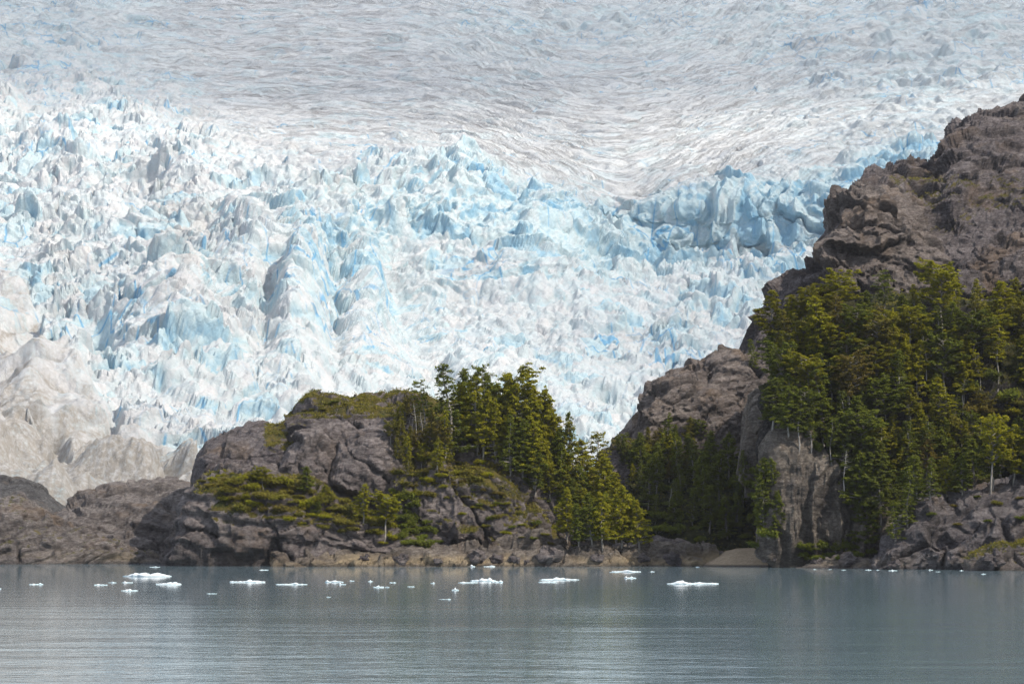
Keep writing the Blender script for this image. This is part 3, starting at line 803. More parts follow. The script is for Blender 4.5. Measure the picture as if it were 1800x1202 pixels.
def make_tree_meshes(kind, seed):
    """a tree 10 m tall: bent trunk, level boughs carrying flat plates of leaf sprays, gaps between the plates"""
    rng = np.random.default_rng(seed)
    H = 10.0
    nt = 12
    zz = np.linspace(0, H, nt)
    lean = rng.normal(0, .35, 2)
    ph = rng.uniform(0, 6, 2)
    tx = lean[0] * (zz / H) ** 1.5 + .12 * np.sin(zz * .9 + ph[0])
    ty = lean[1] * (zz / H) ** 1.5 + .12 * np.sin(zz * .8 + ph[1])
    r0 = {'spire': .16, 'layered': .19, 'umbrella': .20, 'dense': .18, 'sparse': .12}[kind]
    paths = [(np.stack([tx, ty, zz], 1), r0 * (1 - .9 * zz / H) + .012)]
    paths[0][0][0, 2] = -1.2
    centres, branches = [], []
    n_b = {'spire': 70, 'layered': 64, 'umbrella': 52, 'dense': 84, 'sparse': 32}[kind]
    z_lo = {'spire': .12, 'layered': .24, 'umbrella': .42, 'dense': .16, 'sparse': .42}[kind]
    side_bias = rng.uniform(0, 2 * np.pi)
    for k in range(n_b):
        f = z_lo + (0.985 - z_lo) * ((k + rng.uniform(-.4, .4)) / n_b)
        f = min(max(f, z_lo), .985)
        z = f * H
        cx, cy = np.interp(z, zz, tx), np.interp(z, zz, ty)
        g = (f - z_lo) / (1 - z_lo)
        if kind == 'spire': R = 1.6 * (1 - g) ** .75 + .15
        elif kind == 'layered': R = 2.1 * math.sin(math.pi * (g * .80 + .20)) ** .8 * (1 - g * .5) + .14
        elif kind == 'umbrella': R = 2.7 * math.sin(math.pi * (g * .62 + .22)) ** .9 + .2
        elif kind == 'dense': R = 1.9 * (1 - g ** 1.5) ** .8 + .18
        else: R = 1.15 * math.sin(math.pi * (g * .8 + .15)) + .2
        az = k * 2.399 + rng.uniform(-.5, .5)
        L = R * rng.uniform(.5, 1.3) * (1 + .22 * math.cos(az - side_bias))
        rise = {'spire': .10, 'layered': .12, 'umbrella': .35, 'dense': .18, 'sparse': .2}[kind] * L + g * .35 * L
        n_p = 5
        t = np.linspace(0, 1, n_p)
        bx = cx + np.cos(az) * L * t; by = cy + np.sin(az) * L * t
        bz = z + rise * t - .10 * L * t ** 2
        paths.append((np.stack([bx, by, bz], 1), (.045 * (1 - f) + .018) * (1 - .75 * t) * (L / 1.5 + .4)))
        # plates of foliage along the bough
        npl = max(3, int(L * 3.6))
        for j in range(npl):
            u = rng.uniform(.32, 1.0) if j else 1.0
            pc = np.array([np.interp(u, t, bx), np.interp(u, t, by), np.interp(u, t, bz) + .05 + rng.normal(0, .13)])
            off = rng.normal(0, .20 * L * (1.1 - u) + .05)
            pc[0] += -math.sin(az) * off; pc[1] += math.cos(az) * off
            pr = rng.uniform(.16, .40) * (1.0 if kind != 'spire' else .8) * (.6 + .4 * min(1, L))
            m = int({'dense': 40, 'layered': 38, 'umbrella': 44, 'spire': 34, 'sparse': 26}[kind] * (pr / .32) ** 2)
            rr = pr * np.sqrt(rng.uniform(0, 1, m)); aa = rng.uniform(0, 2 * np.pi, m)
            # the plate is longer along the bough than across it
            ex, ey = rr * np.cos(aa) * 1.35, rr * np.sin(aa) * .9
            cz = rng.normal(0, .06, m) - .25 * (rr / pr) ** 2 * .25
            centres.append(np.stack([pc[0] + ex * math.cos(az) - ey * math.sin(az), pc[1] + ex * math.sin(az) + ey * math.cos(az), pc[2] + cz], 1))
    C = np.concatenate(centres)
    V, F = leaf_faces(C, 0.14, rng, .45)
    TV, TF = tubes(paths, 4)
    return (tri_mesh('trunk', TV, TF, M_BARK), V, F)

def make_shrub_mesh(seed, flat=.55):
    rng = np.random.default_rng(seed)
    cs, paths = [], []
    for k in range(11):
        az = rng.uniform(0, 2 * np.pi); L = rng.uniform(.25, 1.0)
        z = rng.uniform(.35, 1.0) * flat * (1.25 - L * .5)
        e = np.array([math.cos(az) * L, math.sin(az) * L, z])
        t = np.linspace(0, 1, 4)[:, None]
        paths.append((e * t * np.array([1, 1, 1]) + np.array([0, 0, -.12]) * (1 - t), .03 * (1 - .7 * t[:, 0])))
        for j in range(5):
            c = e * rng.uniform(.55, 1.05) + rng.normal(0, .10, 3) * np.array([1, 1, .6])
            m = 46; pr = rng.uniform(.16, .30)
            o = rng.normal(0, 1, (m, 3)) * np.array([pr * .6, pr * .6, pr * .30])
            cs.append(c + o)
    V, F = leaf_faces(np.concatenate(cs), .085, rng, .5)
    TV, TF = tubes(paths, 4)
    return (tri_mesh('stem', TV, TF, M_BARK), V, F)

KINDS = ['spire', 'layered', 'umbrella', 'dense', 'sparse']
TREE = {}
for i, k in enumerate(KINDS):
    for j in range(3 if k != 'sparse' else 2):
        tm, V, F = make_tree_meshes(k, 100 + 10 * i + j)
        for mk, mat in (('leaf', M_LEAF), ('dark', M_DARK), ('olive', M_OLIVE)):
            cm = tri_mesh('crown', V, F, mat) if mk == 'leaf' else TREE[(k, 'leaf', j)][1]
            TREE[(k, mk, j)] = (tm, cm)
SHRUB = {}
for j in range(4):
    tm, V, F = make_shrub_mesh(500 + j, .5 + .15 * (j % 2))
    for mk, mat in (('leaf', M_LEAF), ('dark', M_DARK), ('olive', M_OLIVE)):
        SHRUB[(mk, j)] = (tm, tri_mesh('foliage', V, F, mat) if mk == 'leaf' else SHRUB[('leaf', j)][1])

# ground finder over all rock surfaces
_off, VS, FS = 0, [], []
for v, f in TRIS:
    VS.append(v); FS.append(f + _off); _off += len(v)
VS = np.concatenate(VS); FS = np.concatenate(FS)
BVH = BVHTree.FromPolygons(VS.tolist(), FS.tolist(), all_triangles=False)
def ground(px, py):
    a, c, s = ray_dir(px, py)
    d = Vector((float(a), float(c), float(s))).normalized()
    h = BVH.ray_cast(Vector((0, 0, CAM_H)), d)
    return (h[0], h[1]) if h[0] is not None else (None, None)
def drop(x, y, zfrom=300):
    h = BVH.ray_cast(Vector((x, y, zfrom)), Vector((0, 0, -1)))
    return h[0]

RNG = random.Random(7)
COUNT = {}
def plant(loc, name, part_names, meshes, sx, sz, label, cat, group, rz=None, tilt=0.0, mk='leaf'):
    e = bpy.data.objects.new(name, None)
    COL.objects.link(e)
    e.empty_display_size = 1
    e.location = loc
    e.rotation_euler = (RNG.uniform(-.05, .05) + tilt * .3, RNG.uniform(-.05, .05) + tilt, RNG.uniform(0, 6.28) if rz is None else rz)
    e.scale = (sx, sx, sz)
    tag(e, label, cat, group)
    for n, m in zip(part_names, meshes):
        o = bpy.data.objects.new(n, m); COL.objects.link(o); o.parent = e
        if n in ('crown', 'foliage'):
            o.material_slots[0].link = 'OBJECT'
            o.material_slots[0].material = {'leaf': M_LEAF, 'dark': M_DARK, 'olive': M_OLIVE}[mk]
    return e

def tree(px, py, hpx, kind, mk, label, group, wide=1.0, name='evergreen_tree', tilt=0.0):
    """a tree whose foot is on the ground seen at (px, py), hpx tall as seen from the boat"""
    loc, nrm = ground(px, py)
    if loc is None or loc.y > 800 or loc.z < .4: return None
    h = hpx * loc.y / FPX
    opts = [k for k in TREE if k[0] == kind and k[1] == mk]
    if not opts: opts = [k for k in TREE if k[0] == 'layered' and k[1] == mk]
    tm, cm = TREE[RNG.choice(opts)]
    return plant((loc.x, loc.y + .3, loc.z - .2), name, ('trunk', 'crown'), (tm, cm), h / 10 * wide * RNG.uniform(.9, 1.12), h / 10, label, 'tree', group, tilt=tilt, mk=mk)

def shrub(px, py, wpx, mk, label, group, flat=1.0):
    loc, nrm = ground(px, py)
    if loc is None or loc.y > 800 or loc.z < .4: return None
    w = wpx * .5 * loc.y / FPX
    tm, cm = SHRUB[(mk, RNG.randrange(4))]
    return plant((loc.x, loc.y, loc.z - .1 * w), 'shrub', ('stem', 'foliage'), (tm, cm), w, w * flat * RNG.uniform(.9, 1.5), label, 'shrub', group, mk=mk)

def inside(poly, x, y):
    c = False; n = len(poly); j = n - 1
    for i in range(n):
        (xi, yi), (xj, yj) = poly[i], poly[j]
        if (yi > y) != (yj > y) and x < (xj - xi) * (y - yi) / (yj - yi) + xi: c = not c
        j = i
    return c
def scatter(poly, spacing, seed, tries=4000):
    R = random.Random(seed)
    x0, x1 = min(p[0] for p in poly), max(p[0] for p in poly)
    y0, y1 = min(p[1] for p in poly), max(p[1] for p in poly)
    pts = []
    for _ in range(tries):
        x, y = R.uniform(x0, x1), R.uniform(y0, y1)
        if inside(poly, x, y) and all((x - a) ** 2 + ((y - b) * 1.15) ** 2 > spacing ** 2 for a, b in pts):
            pts.append((x, y))
    return sorted(pts, key=lambda p: p[1])

COLW = {'leaf': 'bright green', 'dark': 'dark green', 'olive': 'olive'}
SHAPEW = {'spire': 'pointed', 'layered': 'layered', 'dense': 'bushy', 'umbrella': 'flat topped', 'sparse': 'thin'}
ORD = 'leftmost,second,third,fourth,fifth,sixth,seventh,eighth,ninth,tenth,eleventh,twelfth,thirteenth,fourteenth,fifteenth,sixteenth'.split(',')
def number(recs, noun, place):
    """each member of a stand is told by its look and its place in its row"""
    recs = sorted(recs, key=lambda r: r[2])
    n = len(recs)
    rows = max(1, min(5, round(n / 9)))
    names = {1: ['only'], 2: ['top', 'bottom'], 3: ['top', 'middle', 'bottom'], 4: ['top', 'second', 'third', 'bottom'], 5: ['top', 'second', 'middle', 'fourth', 'bottom']}[rows]
    for r in range(rows):
        part = sorted(recs[n * r // rows:n * (r + 1) // rows], key=lambda q: q[1])
        for i, (o, x, y, look) in enumerate(part):
            if i < len(ORD): w = ORD[i] + ('' if i == 0 else ' from left')
            else:
                j = len(part) - 1 - i
                w = 'rightmost' if j == 0 else ORD[min(j, 15)] + ' from right'
            row = '' if rows == 1 else names[r] + ' row, '
            o['label'] = f'{w}, {look} {noun}, {row}{place}'

def build_trees():
    R = random.Random(3)
    # ---- single trees one can pick out
    G1 = 'trees on the island headland'
    S = [
     (796, 812, 176, 'spire', 'dark', 'tallest dark spire tree with tiered level boughs rising above the island clump', 1.15, 0),
     (747, 778, 112, 'sparse', 'dark', 'thin half bare tree standing alone left of the tall spire tree', 1.2, 0),
     (783, 812, 94, 'spire', 'leaf', 'small bright green conical tree in front of the tall dark spire', 1.1, 0),
     (803, 800, 58, 'spire', 'leaf', 'very small pale green sapling right beside the bright conical tree', 1.0, 0),
     (848, 808, 122, 'layered', 'leaf', 'bright layered tree at the front middle of the island clump', .95, 0),
     (839, 800, 146, 'layered', 'leaf', 'tall yellow green tree with a ragged double top in the island clump', .9, 0),
     (864, 800, 160, 'sparse', 'dark', 'open crowned tree poking its thin flat top above the island clump', 1.3, 0),
     (885, 800, 138, 'layered', 'leaf', 'broad tree just right of the open topped tree on the island', 1.0, 0),
     (905, 805, 146, 'umbrella', 'leaf', 'tall tree with a flat bushy top at the crest of the island clump', .9, 0),
     (930, 815, 148, 'layered', 'leaf', 'leafy tree with reddish tip at the upper right of the island clump', .9, 0),
     (950, 830, 150, 'layered', 'leaf', 'tall tree on the right shoulder of the island clump', .9, 0),
     (966, 850, 150, 'dense', 'leaf', 'steep sided tree at the right edge of the main island clump', .8, 0),
     (997, 890, 170, 'spire', 'dark', 'narrow dark spire standing in the notch right of the island clump', .75, 0),
     (1009, 900, 162, 'spire', 'leaf', 'pointed bright tree next to the narrow spire in the notch', .95, 0),
     (1028, 900, 130, 'layered', 'leaf', 'rounded green tree right of the two pointed trees', .9, 0),
     (1043, 905, 146, 'sparse', 'leaf', 'wispy tree leaning out over the gap above the hollow', 1.1, .06),
     (1062, 935, 135, 'layered', 'leaf', 'tree stepping down to the hollow at the island right end', .95, 0),
     (1085, 955, 125, 'dense', 'leaf', 'bright round tree low on the right end of the island', .95, 0),
     (1103, 962, 95, 'dense', 'leaf', 'last bright tree of the island beside the dark hollow', .95, 0),
     (462, 862, 40, 'umbrella', 'leaf', 'small round wind shaped tree on the left end of the mossy bench', 1.5, 0),
     (541, 868, 50, 'dense', 'dark', 'small grey green tree under the rounded boulders of the island', 1.3, 0),
     (571, 892, 42, 'layered', 'leaf', 'low yellow green tree in the middle of the mossy bench', 1.4, 0),
     (638, 922, 74, 'layered', 'leaf', 'round crowned tree on the mossy bench left of the leaning tree', 1.2, 0),
     (676, 942, 70, 'umbrella', 'leaf', 'bright layered tree leaning right at the foot of the dark gully', 1.35, .12),
     (560, 905, 34, 'dense', 'dark', 'tiny dark tree beside the low yellow green tree', 1.2, 0)]
    for x, y, h, k, m, lab, w, ti in S: tree(x, y, h, k, m, lab, G1, w, tilt=ti)
    G2 = 'trees of the steep forest on the right headland'
    S = [
     (1325, 652, 58, 'spire', 'dark', 'lone dark spire on the very edge of the right headland cliff', 1.1, 0),
     (1494, 745, 118, 'umbrella', 'olive', 'pale flat topped tree with bare grey trunks in the middle of the right forest', 1.0, 0),
     (1393, 650, 68, 'spire', 'leaf', 'small bright pointed tree low in the left part of the right forest', .9, 0),
     (1656, 590, 122, 'umbrella', 'leaf', 'broad umbrella tree standing highest against the dark crag', 1.15, 0),
     (1743, 870, 132, 'umbrella', 'leaf', 'round topped tree with bright crown in front of the dark overhang', .95, 0),
     (1630, 850, 82, 'layered', 'olive', 'pale green tree catching light in the lower right forest', .95, 0),
     (1588, 850, 50, 'spire', 'leaf', 'small pointed tree left of the pale green lit tree', 1.0, 0),
     (1437, 640, 122, 'layered', 'leaf', 'bushy yellow green tree at the top left of the right forest', 1.1, 0),
     (1562, 690, 148, 'dense', 'leaf', 'tall dense tree below the foot of the crag in the right forest', .9, 0)]
    for x, y, h, k, m, lab, w, ti in S: tree(x, y, h, k, m, lab, G2, w, tilt=ti)
    # ---- the stands: many trees of a kind which nothing tells apart
    def stand(poly, sp, seed, hr, kinds, mats, label, group, wide=1.0):
        recs = []
        for x, y in scatter(poly, sp, seed):
            k, m = R.choice(kinds), R.choice(mats)
            o = tree(x, y, R.uniform(*hr), k, m, label, group, wide)
            if o: recs.append((o, x, y, COLW[m] + ' ' + SHAPEW[k]))
        number(recs, 'tree', label)
    stand([(815, 745), (900, 755), (950, 800), (985, 850), (990, 905), (940, 880), (900, 850), (850, 800), (800, 790)], 23, 1, (85, 120), ['layered', 'dense', 'dense', 'spire'], ['leaf', 'leaf', 'dark'],
          'main clump on the island top', 'trees packed in the island clump')
    stand([(985, 880), (1060, 900), (1125, 950), (1130, 968), (1060, 972), (1000, 965), (985, 930)], 21, 2, (65, 110), ['layered', 'dense', 'dense'], ['leaf', 'leaf', 'dark'],
          'right shore slope of the island', 'trees on the right slope of the island')
    stand([(680, 790), (700, 750), (745, 745), (775, 790), (770, 830), (715, 840)], 20, 3, (38, 66), ['umbrella', 'layered'], ['olive', 'olive', 'leaf'],
          'left flank of the island clump', 'olive trees on the left flank of the island clump')
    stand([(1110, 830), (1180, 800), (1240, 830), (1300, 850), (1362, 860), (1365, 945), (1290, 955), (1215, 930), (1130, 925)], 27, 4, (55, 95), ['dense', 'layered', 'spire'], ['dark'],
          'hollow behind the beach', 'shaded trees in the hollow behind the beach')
    stand([(1085, 800), (1150, 790), (1210, 770), (1250, 800), (1200, 850), (1110, 850)], 20, 5, (35, 55), ['umbrella', 'layered', 'dense'], ['olive', 'dark', 'leaf'],
          'ledge below the bare crag', 'bushy trees on the ledge below the crag')
    stand([(1345, 620), (1375, 585), (1440, 575), (1500, 590), (1570, 560), (1660, 560), (1720, 575), (1800, 560), (1860, 560), (1860, 690), (1700, 700), (1540, 700), (1400, 700), (1350, 690)],
          31, 6, (70, 105), ['layered', 'umbrella', 'dense', 'umbrella', 'spire', 'sparse'], ['leaf', 'leaf', 'leaf', 'olive', 'dark'],
          'upper right forest', 'sunlit trees of the upper right forest', 1.28)
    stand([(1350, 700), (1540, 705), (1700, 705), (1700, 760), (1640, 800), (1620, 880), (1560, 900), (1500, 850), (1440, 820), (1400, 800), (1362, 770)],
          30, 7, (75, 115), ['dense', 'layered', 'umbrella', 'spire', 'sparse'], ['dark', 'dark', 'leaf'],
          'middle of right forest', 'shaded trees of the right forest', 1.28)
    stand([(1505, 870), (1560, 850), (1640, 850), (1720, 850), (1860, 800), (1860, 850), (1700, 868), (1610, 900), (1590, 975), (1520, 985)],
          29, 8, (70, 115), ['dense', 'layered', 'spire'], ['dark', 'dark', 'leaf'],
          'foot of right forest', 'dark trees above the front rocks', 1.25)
    stand([(1700, 760), (1860, 740), (1860, 800), (1720, 840), (1640, 830)], 27, 9, (50, 80), ['umbrella', 'layered'], ['dark', 'olive', 'leaf'],
          'below the brown terrace', 'squat trees below the brown terrace', 1.25)
    # ---- shrubs
    def bushes(poly, sp, seed, wr, mats, label, group, flat=1.0):
        recs = []
        for x, y in scatter(poly, sp, seed):
            m = R.choice(mats)
            o = shrub(x, y, R.uniform(*wr), m, label, group, flat)
            if o: recs.append((o, x, y, COLW[m]))
        number(recs, 'shrub', label)
    bushes([(385, 850), (430, 838), (500, 850), (600, 880), (700, 935), (690, 960), (600, 935), (480, 912), (400, 890)], 17, 21, (20, 42), ['leaf', 'olive', 'olive'],
           'mossy island bench', 'shrubs on the mossy bench', .8)
    bushes([(350, 838), (400, 832), (470, 836), (470, 846), (360, 858)], 13, 22, (14, 24), ['olive', 'leaf'], 'left rim of the mossy bench', 'shrubs on the bench rim', .7)
    bushes([(690, 830), (740, 800), (860, 812), (880, 840), (800, 850), (740, 880), (700, 870)], 17, 23, (18, 36), ['olive', 'leaf', 'olive'],
           'brow below the island trees', 'shrubs on the brow below the island trees', .8)
    bushes([(820, 850), (900, 880), (985, 950), (960, 965), (870, 930)], 30, 24, (12, 24), ['olive', 'dark'], 'steep bare rock below the clump', 'shrubs on the steep bare rock', .8)
    bushes([(525, 722), (600, 702), (640, 694), (640, 704), (560, 722)], 14, 25, (12, 22), ['olive', 'dark'], 'bare island summit', 'cushion shrubs on the summit', .45)
    bushes([(1700, 735), (1740, 705), (1860, 690), (1860, 745), (1730, 760)], 18, 26, (26, 48), ['olive', 'olive', 'leaf'], 'brown terrace at the right edge', 'shrubs on the right terrace', .7)
    bushes([(1620, 900), (1700, 870), (1800, 860), (1800, 920), (1700, 940)], 36, 27, (14, 28), ['olive', 'dark'], 'front right grey rock', 'shrubs on the front right rock', .7)
    bushes([(1090, 785), (1150, 775), (1180, 790), (1120, 800)], 12, 28, (16, 30), ['olive', 'leaf'], 'tip of the dark ledge', 'shrubs on the dark ledge', .7)
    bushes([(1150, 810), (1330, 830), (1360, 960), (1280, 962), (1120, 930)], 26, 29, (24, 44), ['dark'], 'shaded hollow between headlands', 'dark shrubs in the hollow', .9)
    bushes([(1360, 640), (1440, 600), (1600, 590), (1800, 600), (1860, 690), (1720, 720), (1690, 840), (1560, 880), (1440, 800), (1370, 740)], 42, 31, (34, 60), ['dark', 'leaf', 'dark', 'olive'], 'under the right forest', 'undergrowth of the right forest', 1.0)
    bushes([(690, 860), (715, 870), (770, 950), (760, 965), (700, 955)], 15, 32, (22, 38), ['dark'], 'dark gully left of the steep face', 'dark shrubs in the island gully', 1.0)
    bushes([(760, 840), (860, 850), (960, 940), (900, 950), (800, 900)], 24, 33, (14, 26), ['olive', 'leaf'], 'grassy slope below the island clump', 'shrubs on the grassy slope', .6)
    bushes([(1400, 960), (1530, 965), (1530, 985), (1400, 985)], 16, 30, (22, 40), ['dark'], 'foot of the streaked cliff', 'bushes at the cliff foot', .9)
build_trees()
print('trees', round(time.time() - T0, 1), sum(o.name.startswith('evergreen') for o in bpy.data.objects), sum(o.name.startswith('shrub') for o in bpy.data.objects))
# ---------------------------------------------------------------- low ground cover on the mossy ledges
def build_ground_cover():
    rng = np.random.default_rng(5)
    pts = np.concatenate([p for p, w in MOSSY]); wt = np.concatenate([w for p, w in MOSSY])
    fp = 900 + FPX * pts[:, 0] / pts[:, 1]
    ok = (fp > -60) & (fp < 1900) & (pts[:, 1] < 760)
    pts, wt = pts[ok], wt[ok]
    n = min(34000, len(pts))
    pts = pts[rng.choice(len(pts), n, replace=False)]
    cl = noise(pts, 4, 900, 3)
    pts = pts[cl > -.08]
    m = 4
    C = np.repeat(pts, m, 0) + rng.normal(0, 1, (len(pts) * m, 3)) * np.array([.32, .32, .10]) + np.array([0, -.05, .16])
    V, F = leaf_faces(C, .17, rng, .6)
    me = tri_mesh('ground_cover', V, F, M_COVER)
    o = bpy.data.objects.new('ground_cover', me); COL.objects.link(o)
    tag(o, 'low olive and rusty heath plants covering the rock ledges', 'ground cover', None, 'stuff')
_b = NB('bleached_wood')
M_DEAD = _b.finish(_b.principled((0.42, 0.40, 0.37), .8).outputs[0])
M_COVER = mat_leaf('heath_leaves', (0.20, 0.19, 0.036), (0.32, 0.26, 0.05), (0.28, 0.17, 0.06))
build_ground_cover()

# ---------------------------------------------------------------- drifting ice
def mat_floe():
    b = NB('floe_ice')
    p = b.node('ShaderNodeTexCoord').outputs['Object']
    n = b.noise(p, 2.0, 4)
    g = b.node('ShaderNodeSeparateXYZ'); b.l.new(b.coord(), g.inputs[0])
    c = b.mix(b.rng(n, .4, .7), (0.72, 0.74, 0.76), (0.58, 0.70, 0.75))
    c = b.mix(b.rng(g.outputs[2], .10, .0), c, (0.45, 0.62, 0.66))
    return b.finish(b.principled(c, 0.5, b.bump(b.noise(p, 3.0, 6, .7), .6, .15), 0.4).outputs[0])
M_FLOE = mat_floe()

def ice_floe(px, py, wpx, hpx, label, seed, group='ice pieces drifting on the fjord', peaks=3):
    k = (py - 925.0) / FPX
    D = CAM_H / k
    w = wpx * D / FPX; h = hpx * D / FPX
    X = (px - 900) / FPX * D
    rng = np.random.default_rng(seed)
    nu, nv = 56, 26
    th = np.linspace(0, 2 * np.pi, nu, endpoint=False)
    ph = np.linspace(-.5, 1, nv)
    T, Q = np.meshgrid(th, ph)
    dep = w * rng.uniform(.28, .5)
    out = 1 + .18 * np.sin(2 * T + rng.uniform(0, 6)) + .12 * np.sin(3 * T + rng.uniform(0, 6)) + .06 * np.sin(7 * T + rng.uniform(0, 6))
    rr = np.where(Q < 0, 1 + Q * .5, np.sqrt(np.clip(1 - Q ** 2.2, 0, 1)))
    x = np.cos(T) * rr * out * w / 2; y = np.sin(T) * rr * out * dep / 2
    hm = 0.30 + 0 * x
    for i in range(peaks):
        cx, s, a = rng.uniform(-.38, .38) * w, rng.uniform(.08, .20) * w, rng.uniform(.4, 1.0) * (1 if i else 1.15)
        hm = np.maximum(hm, a * np.exp(-((x - cx) / s) ** 2))
    h = h * .66
    z = np.where(Q < 0, Q * h * .8, np.sqrt(np.clip(Q, 0, 1)) * h * np.clip(hm, .15, 1))
    G = np.stack([x, y, z], -1)
    q = G.reshape(-1, 3)
    d = noise(q + seed * 13.7, max(.25, w * .07), seed, 4, .6) * min(h * .35, w * .04)
    A = worley(q + seed * 3.1, max(.3, w * .09), seed)
    d = d + A[4] * h * .22
    G = (q + np.stack([d * .6, d * .6, d * (q[:, 2] > 0)], 1)).reshape(nv, nu, 3)
    G = np.concatenate([G, G[:, :1]], 1)
    o, _ = grid_mesh('ice_floe', G, M_FLOE)
    o.location = (X, D, -.03 * h)
    o.rotation_euler[2] = 0
    tag(o, label, 'ice floe', group)
    return o

FLOES = [
 (265, 1012, 90, 11, 'largest floe, lumpy white with a pale blue left end, at the left', 4),
 (297, 1026, 50, 8, 'white floe with one pointed crest below the largest floe', 2),
 (228, 1023, 18, 4, 'small low ice piece under the left end of the largest floe', 1),
 (230, 1037, 26, 5, 'small ice piece with a raised right end below the largest floe', 2),
 (180, 1027, 20, 5, 'low rounded ice piece left of the largest floe', 1),
 (201, 1023, 14, 3, 'tiny ice sliver touching the low rounded piece', 1),
 (67, 1026, 22, 5, 'lone smooth white ice piece near the left edge', 1),
 (2, 1034, 10, 5, 'ice lump cut off by the left edge', 1),
 (274, 996, 18, 2.5, 'thin ice sliver just off the island left tip', 1),
 (433, 1022, 62, 7, 'long flat floe off the left end of the island', 3),
 (466, 1001, 18, 3, 'small flat ice piece close to the island shore', 1),
 (511, 1026, 46, 5, 'very flat long floe right of the other long flat floe', 2),
 (588, 1022, 32, 6, 'medium white floe in front of the island middle', 2),
 (603, 1026, 14, 4, 'small ice lump at the right end of the medium floe', 1),
 (620, 1020, 8, 3, 'tiny ice crumb just right of the medium floe', 1),
 (652, 1021, 10, 4, 'tiny pointed ice lump between two smaller crumbs', 1),
 (666, 1031, 16, 6, 'jagged little ice piece nearer the boat', 2),
 (682, 1031, 8, 4, 'ice crumb right beside the jagged little piece', 1),
 (691, 1023, 12, 4, 'round ice crumb beyond the jagged little piece', 1),
 (723, 1030, 14, 3, 'flat little ice piece in the ripples before the group floe', 1),
 (761, 1024, 7, 4, 'single ice dot left of the peaked group floe', 1),
 (830, 995, 13, 5, 'small ice lump stranded at the shore ledge', 1),
 (861, 995, 24, 4, 'flat ice piece stranded beside the lump at the shore', 2),
 (822, 1023, 34, 4, 'low left shelf of the peaked ice group', 1),
 (850, 1020, 40, 9, 'peaked white floe with two humps in the middle', 3),
 (873, 1022, 20, 8, 'white hump at the right end of the peaked ice group', 1),
 (801, 1036, 14, 8, 'forked little ice piece nearest the peaked group', 2),
 (984, 1018, 58, 8, 'bright floe with a ramp like back right of the peaked group', 2),
 (963, 1022, 34, 5, 'low shelf of ice before the ramp backed floe', 1),
 (1102, 1004, 48, 6, 'smooth domed floe close to the beach rocks', 1),
 (1078, 1005, 20, 2, 'thin grey ice tongue left of the domed floe', 1),
 (1146, 1004, 8, 3, 'tiny ice dot right of the domed floe', 1),
 (1106, 1015, 20, 6, 'small notched ice piece below the domed floe', 2),
 (1213, 1025, 76, 9, 'long white floe with bumpy top, rightmost of the big ones', 4),
 (1225, 996, 6, 4, 'ice crumb at the shore left of the beach', 1),
 (784, 1052, 18, 2, 'faint flat ice piece nearest the boat in the middle', 1),
 (376, 1042, 18, 2, 'faint flat ice piece nearest the boat on the left', 1),
 (579, 1048, 8, 2, 'faint ice speck nearest the boat near the middle floes', 1),
 (1430, 1000, 6, 2, 'ice speck off the left end of the streaked cliff', 1),
 (1457, 1000, 5, 2, 'second ice speck off the streaked cliff', 1),
 (1480, 1001, 8, 2, 'flat ice speck below the middle of the streaked cliff', 1),
 (1524, 1001, 10, 2.5, 'pair like ice speck at the right end of the streaked cliff', 1),
 (1540, 1001, 6, 2, 'tiny ice dot right of the pair like speck', 1),
 (1567, 1002, 14, 3, 'brightest ice sliver before the right front rocks', 2),
 (1633, 1001, 9, 3, 'ice sliver before the middle of the right front rocks', 1),
 (1645, 1004, 8, 2, 'lower of two slivers before the right front rocks', 1),
 (1687, 1002, 6, 2, 'ice dot near the brown boulder at the right', 1),
 (1725, 1008, 10, 2, 'ice sliver nearest the right edge of the fjord', 1),
]
for i, (x, y, w, h, lab, pk) in enumerate(FLOES):
    ice_floe(x, y, w, h, lab, 40 + i, peaks=pk)

# ---------------------------------------------------------------- boulders on the shore and dead trees
def boulder(px, py, wpx, label, seed, mat):
    loc, nrm = ground(px, py)
    if loc is None: return
    w = wpx * loc.y / FPX
    th = np.linspace(0, 2 * np.pi, 33); ph = np.linspace(-np.pi / 2, np.pi / 2, 17)
    T, Q = np.meshgrid(th, ph)
    G = np.stack([np.cos(T) * np.cos(Q) * w / 2, np.sin(T) * np.cos(Q) * w * .4, np.sin(Q) * w * .34], -1)
    q = G.reshape(-1, 3) + seed * 9.3
    A = worley(q, w * .42, seed); n = noise(q, w * .3, seed, 4)
    d = A[4] * w * .28 + n * w * .10
    Nn = G.reshape(-1, 3) / (np.linalg.norm(G.reshape(-1, 3), axis=1, keepdims=True) + 1e-6)
    G = (G.reshape(-1, 3) + Nn * d[:, None]).reshape(G.shape); G[:, -1] = G[:, 0]
    at = np.zeros(G.shape[:2] + (4,)); at[..., 1] = .25; at[..., 3] = 1
    o, _ = grid_mesh('boulder', G, mat, at)
    o.location = (loc.x, loc.y + .1 * w, loc.z + .12 * w)
    tag(o, label, 'boulder', 'boulders lying along the shore')
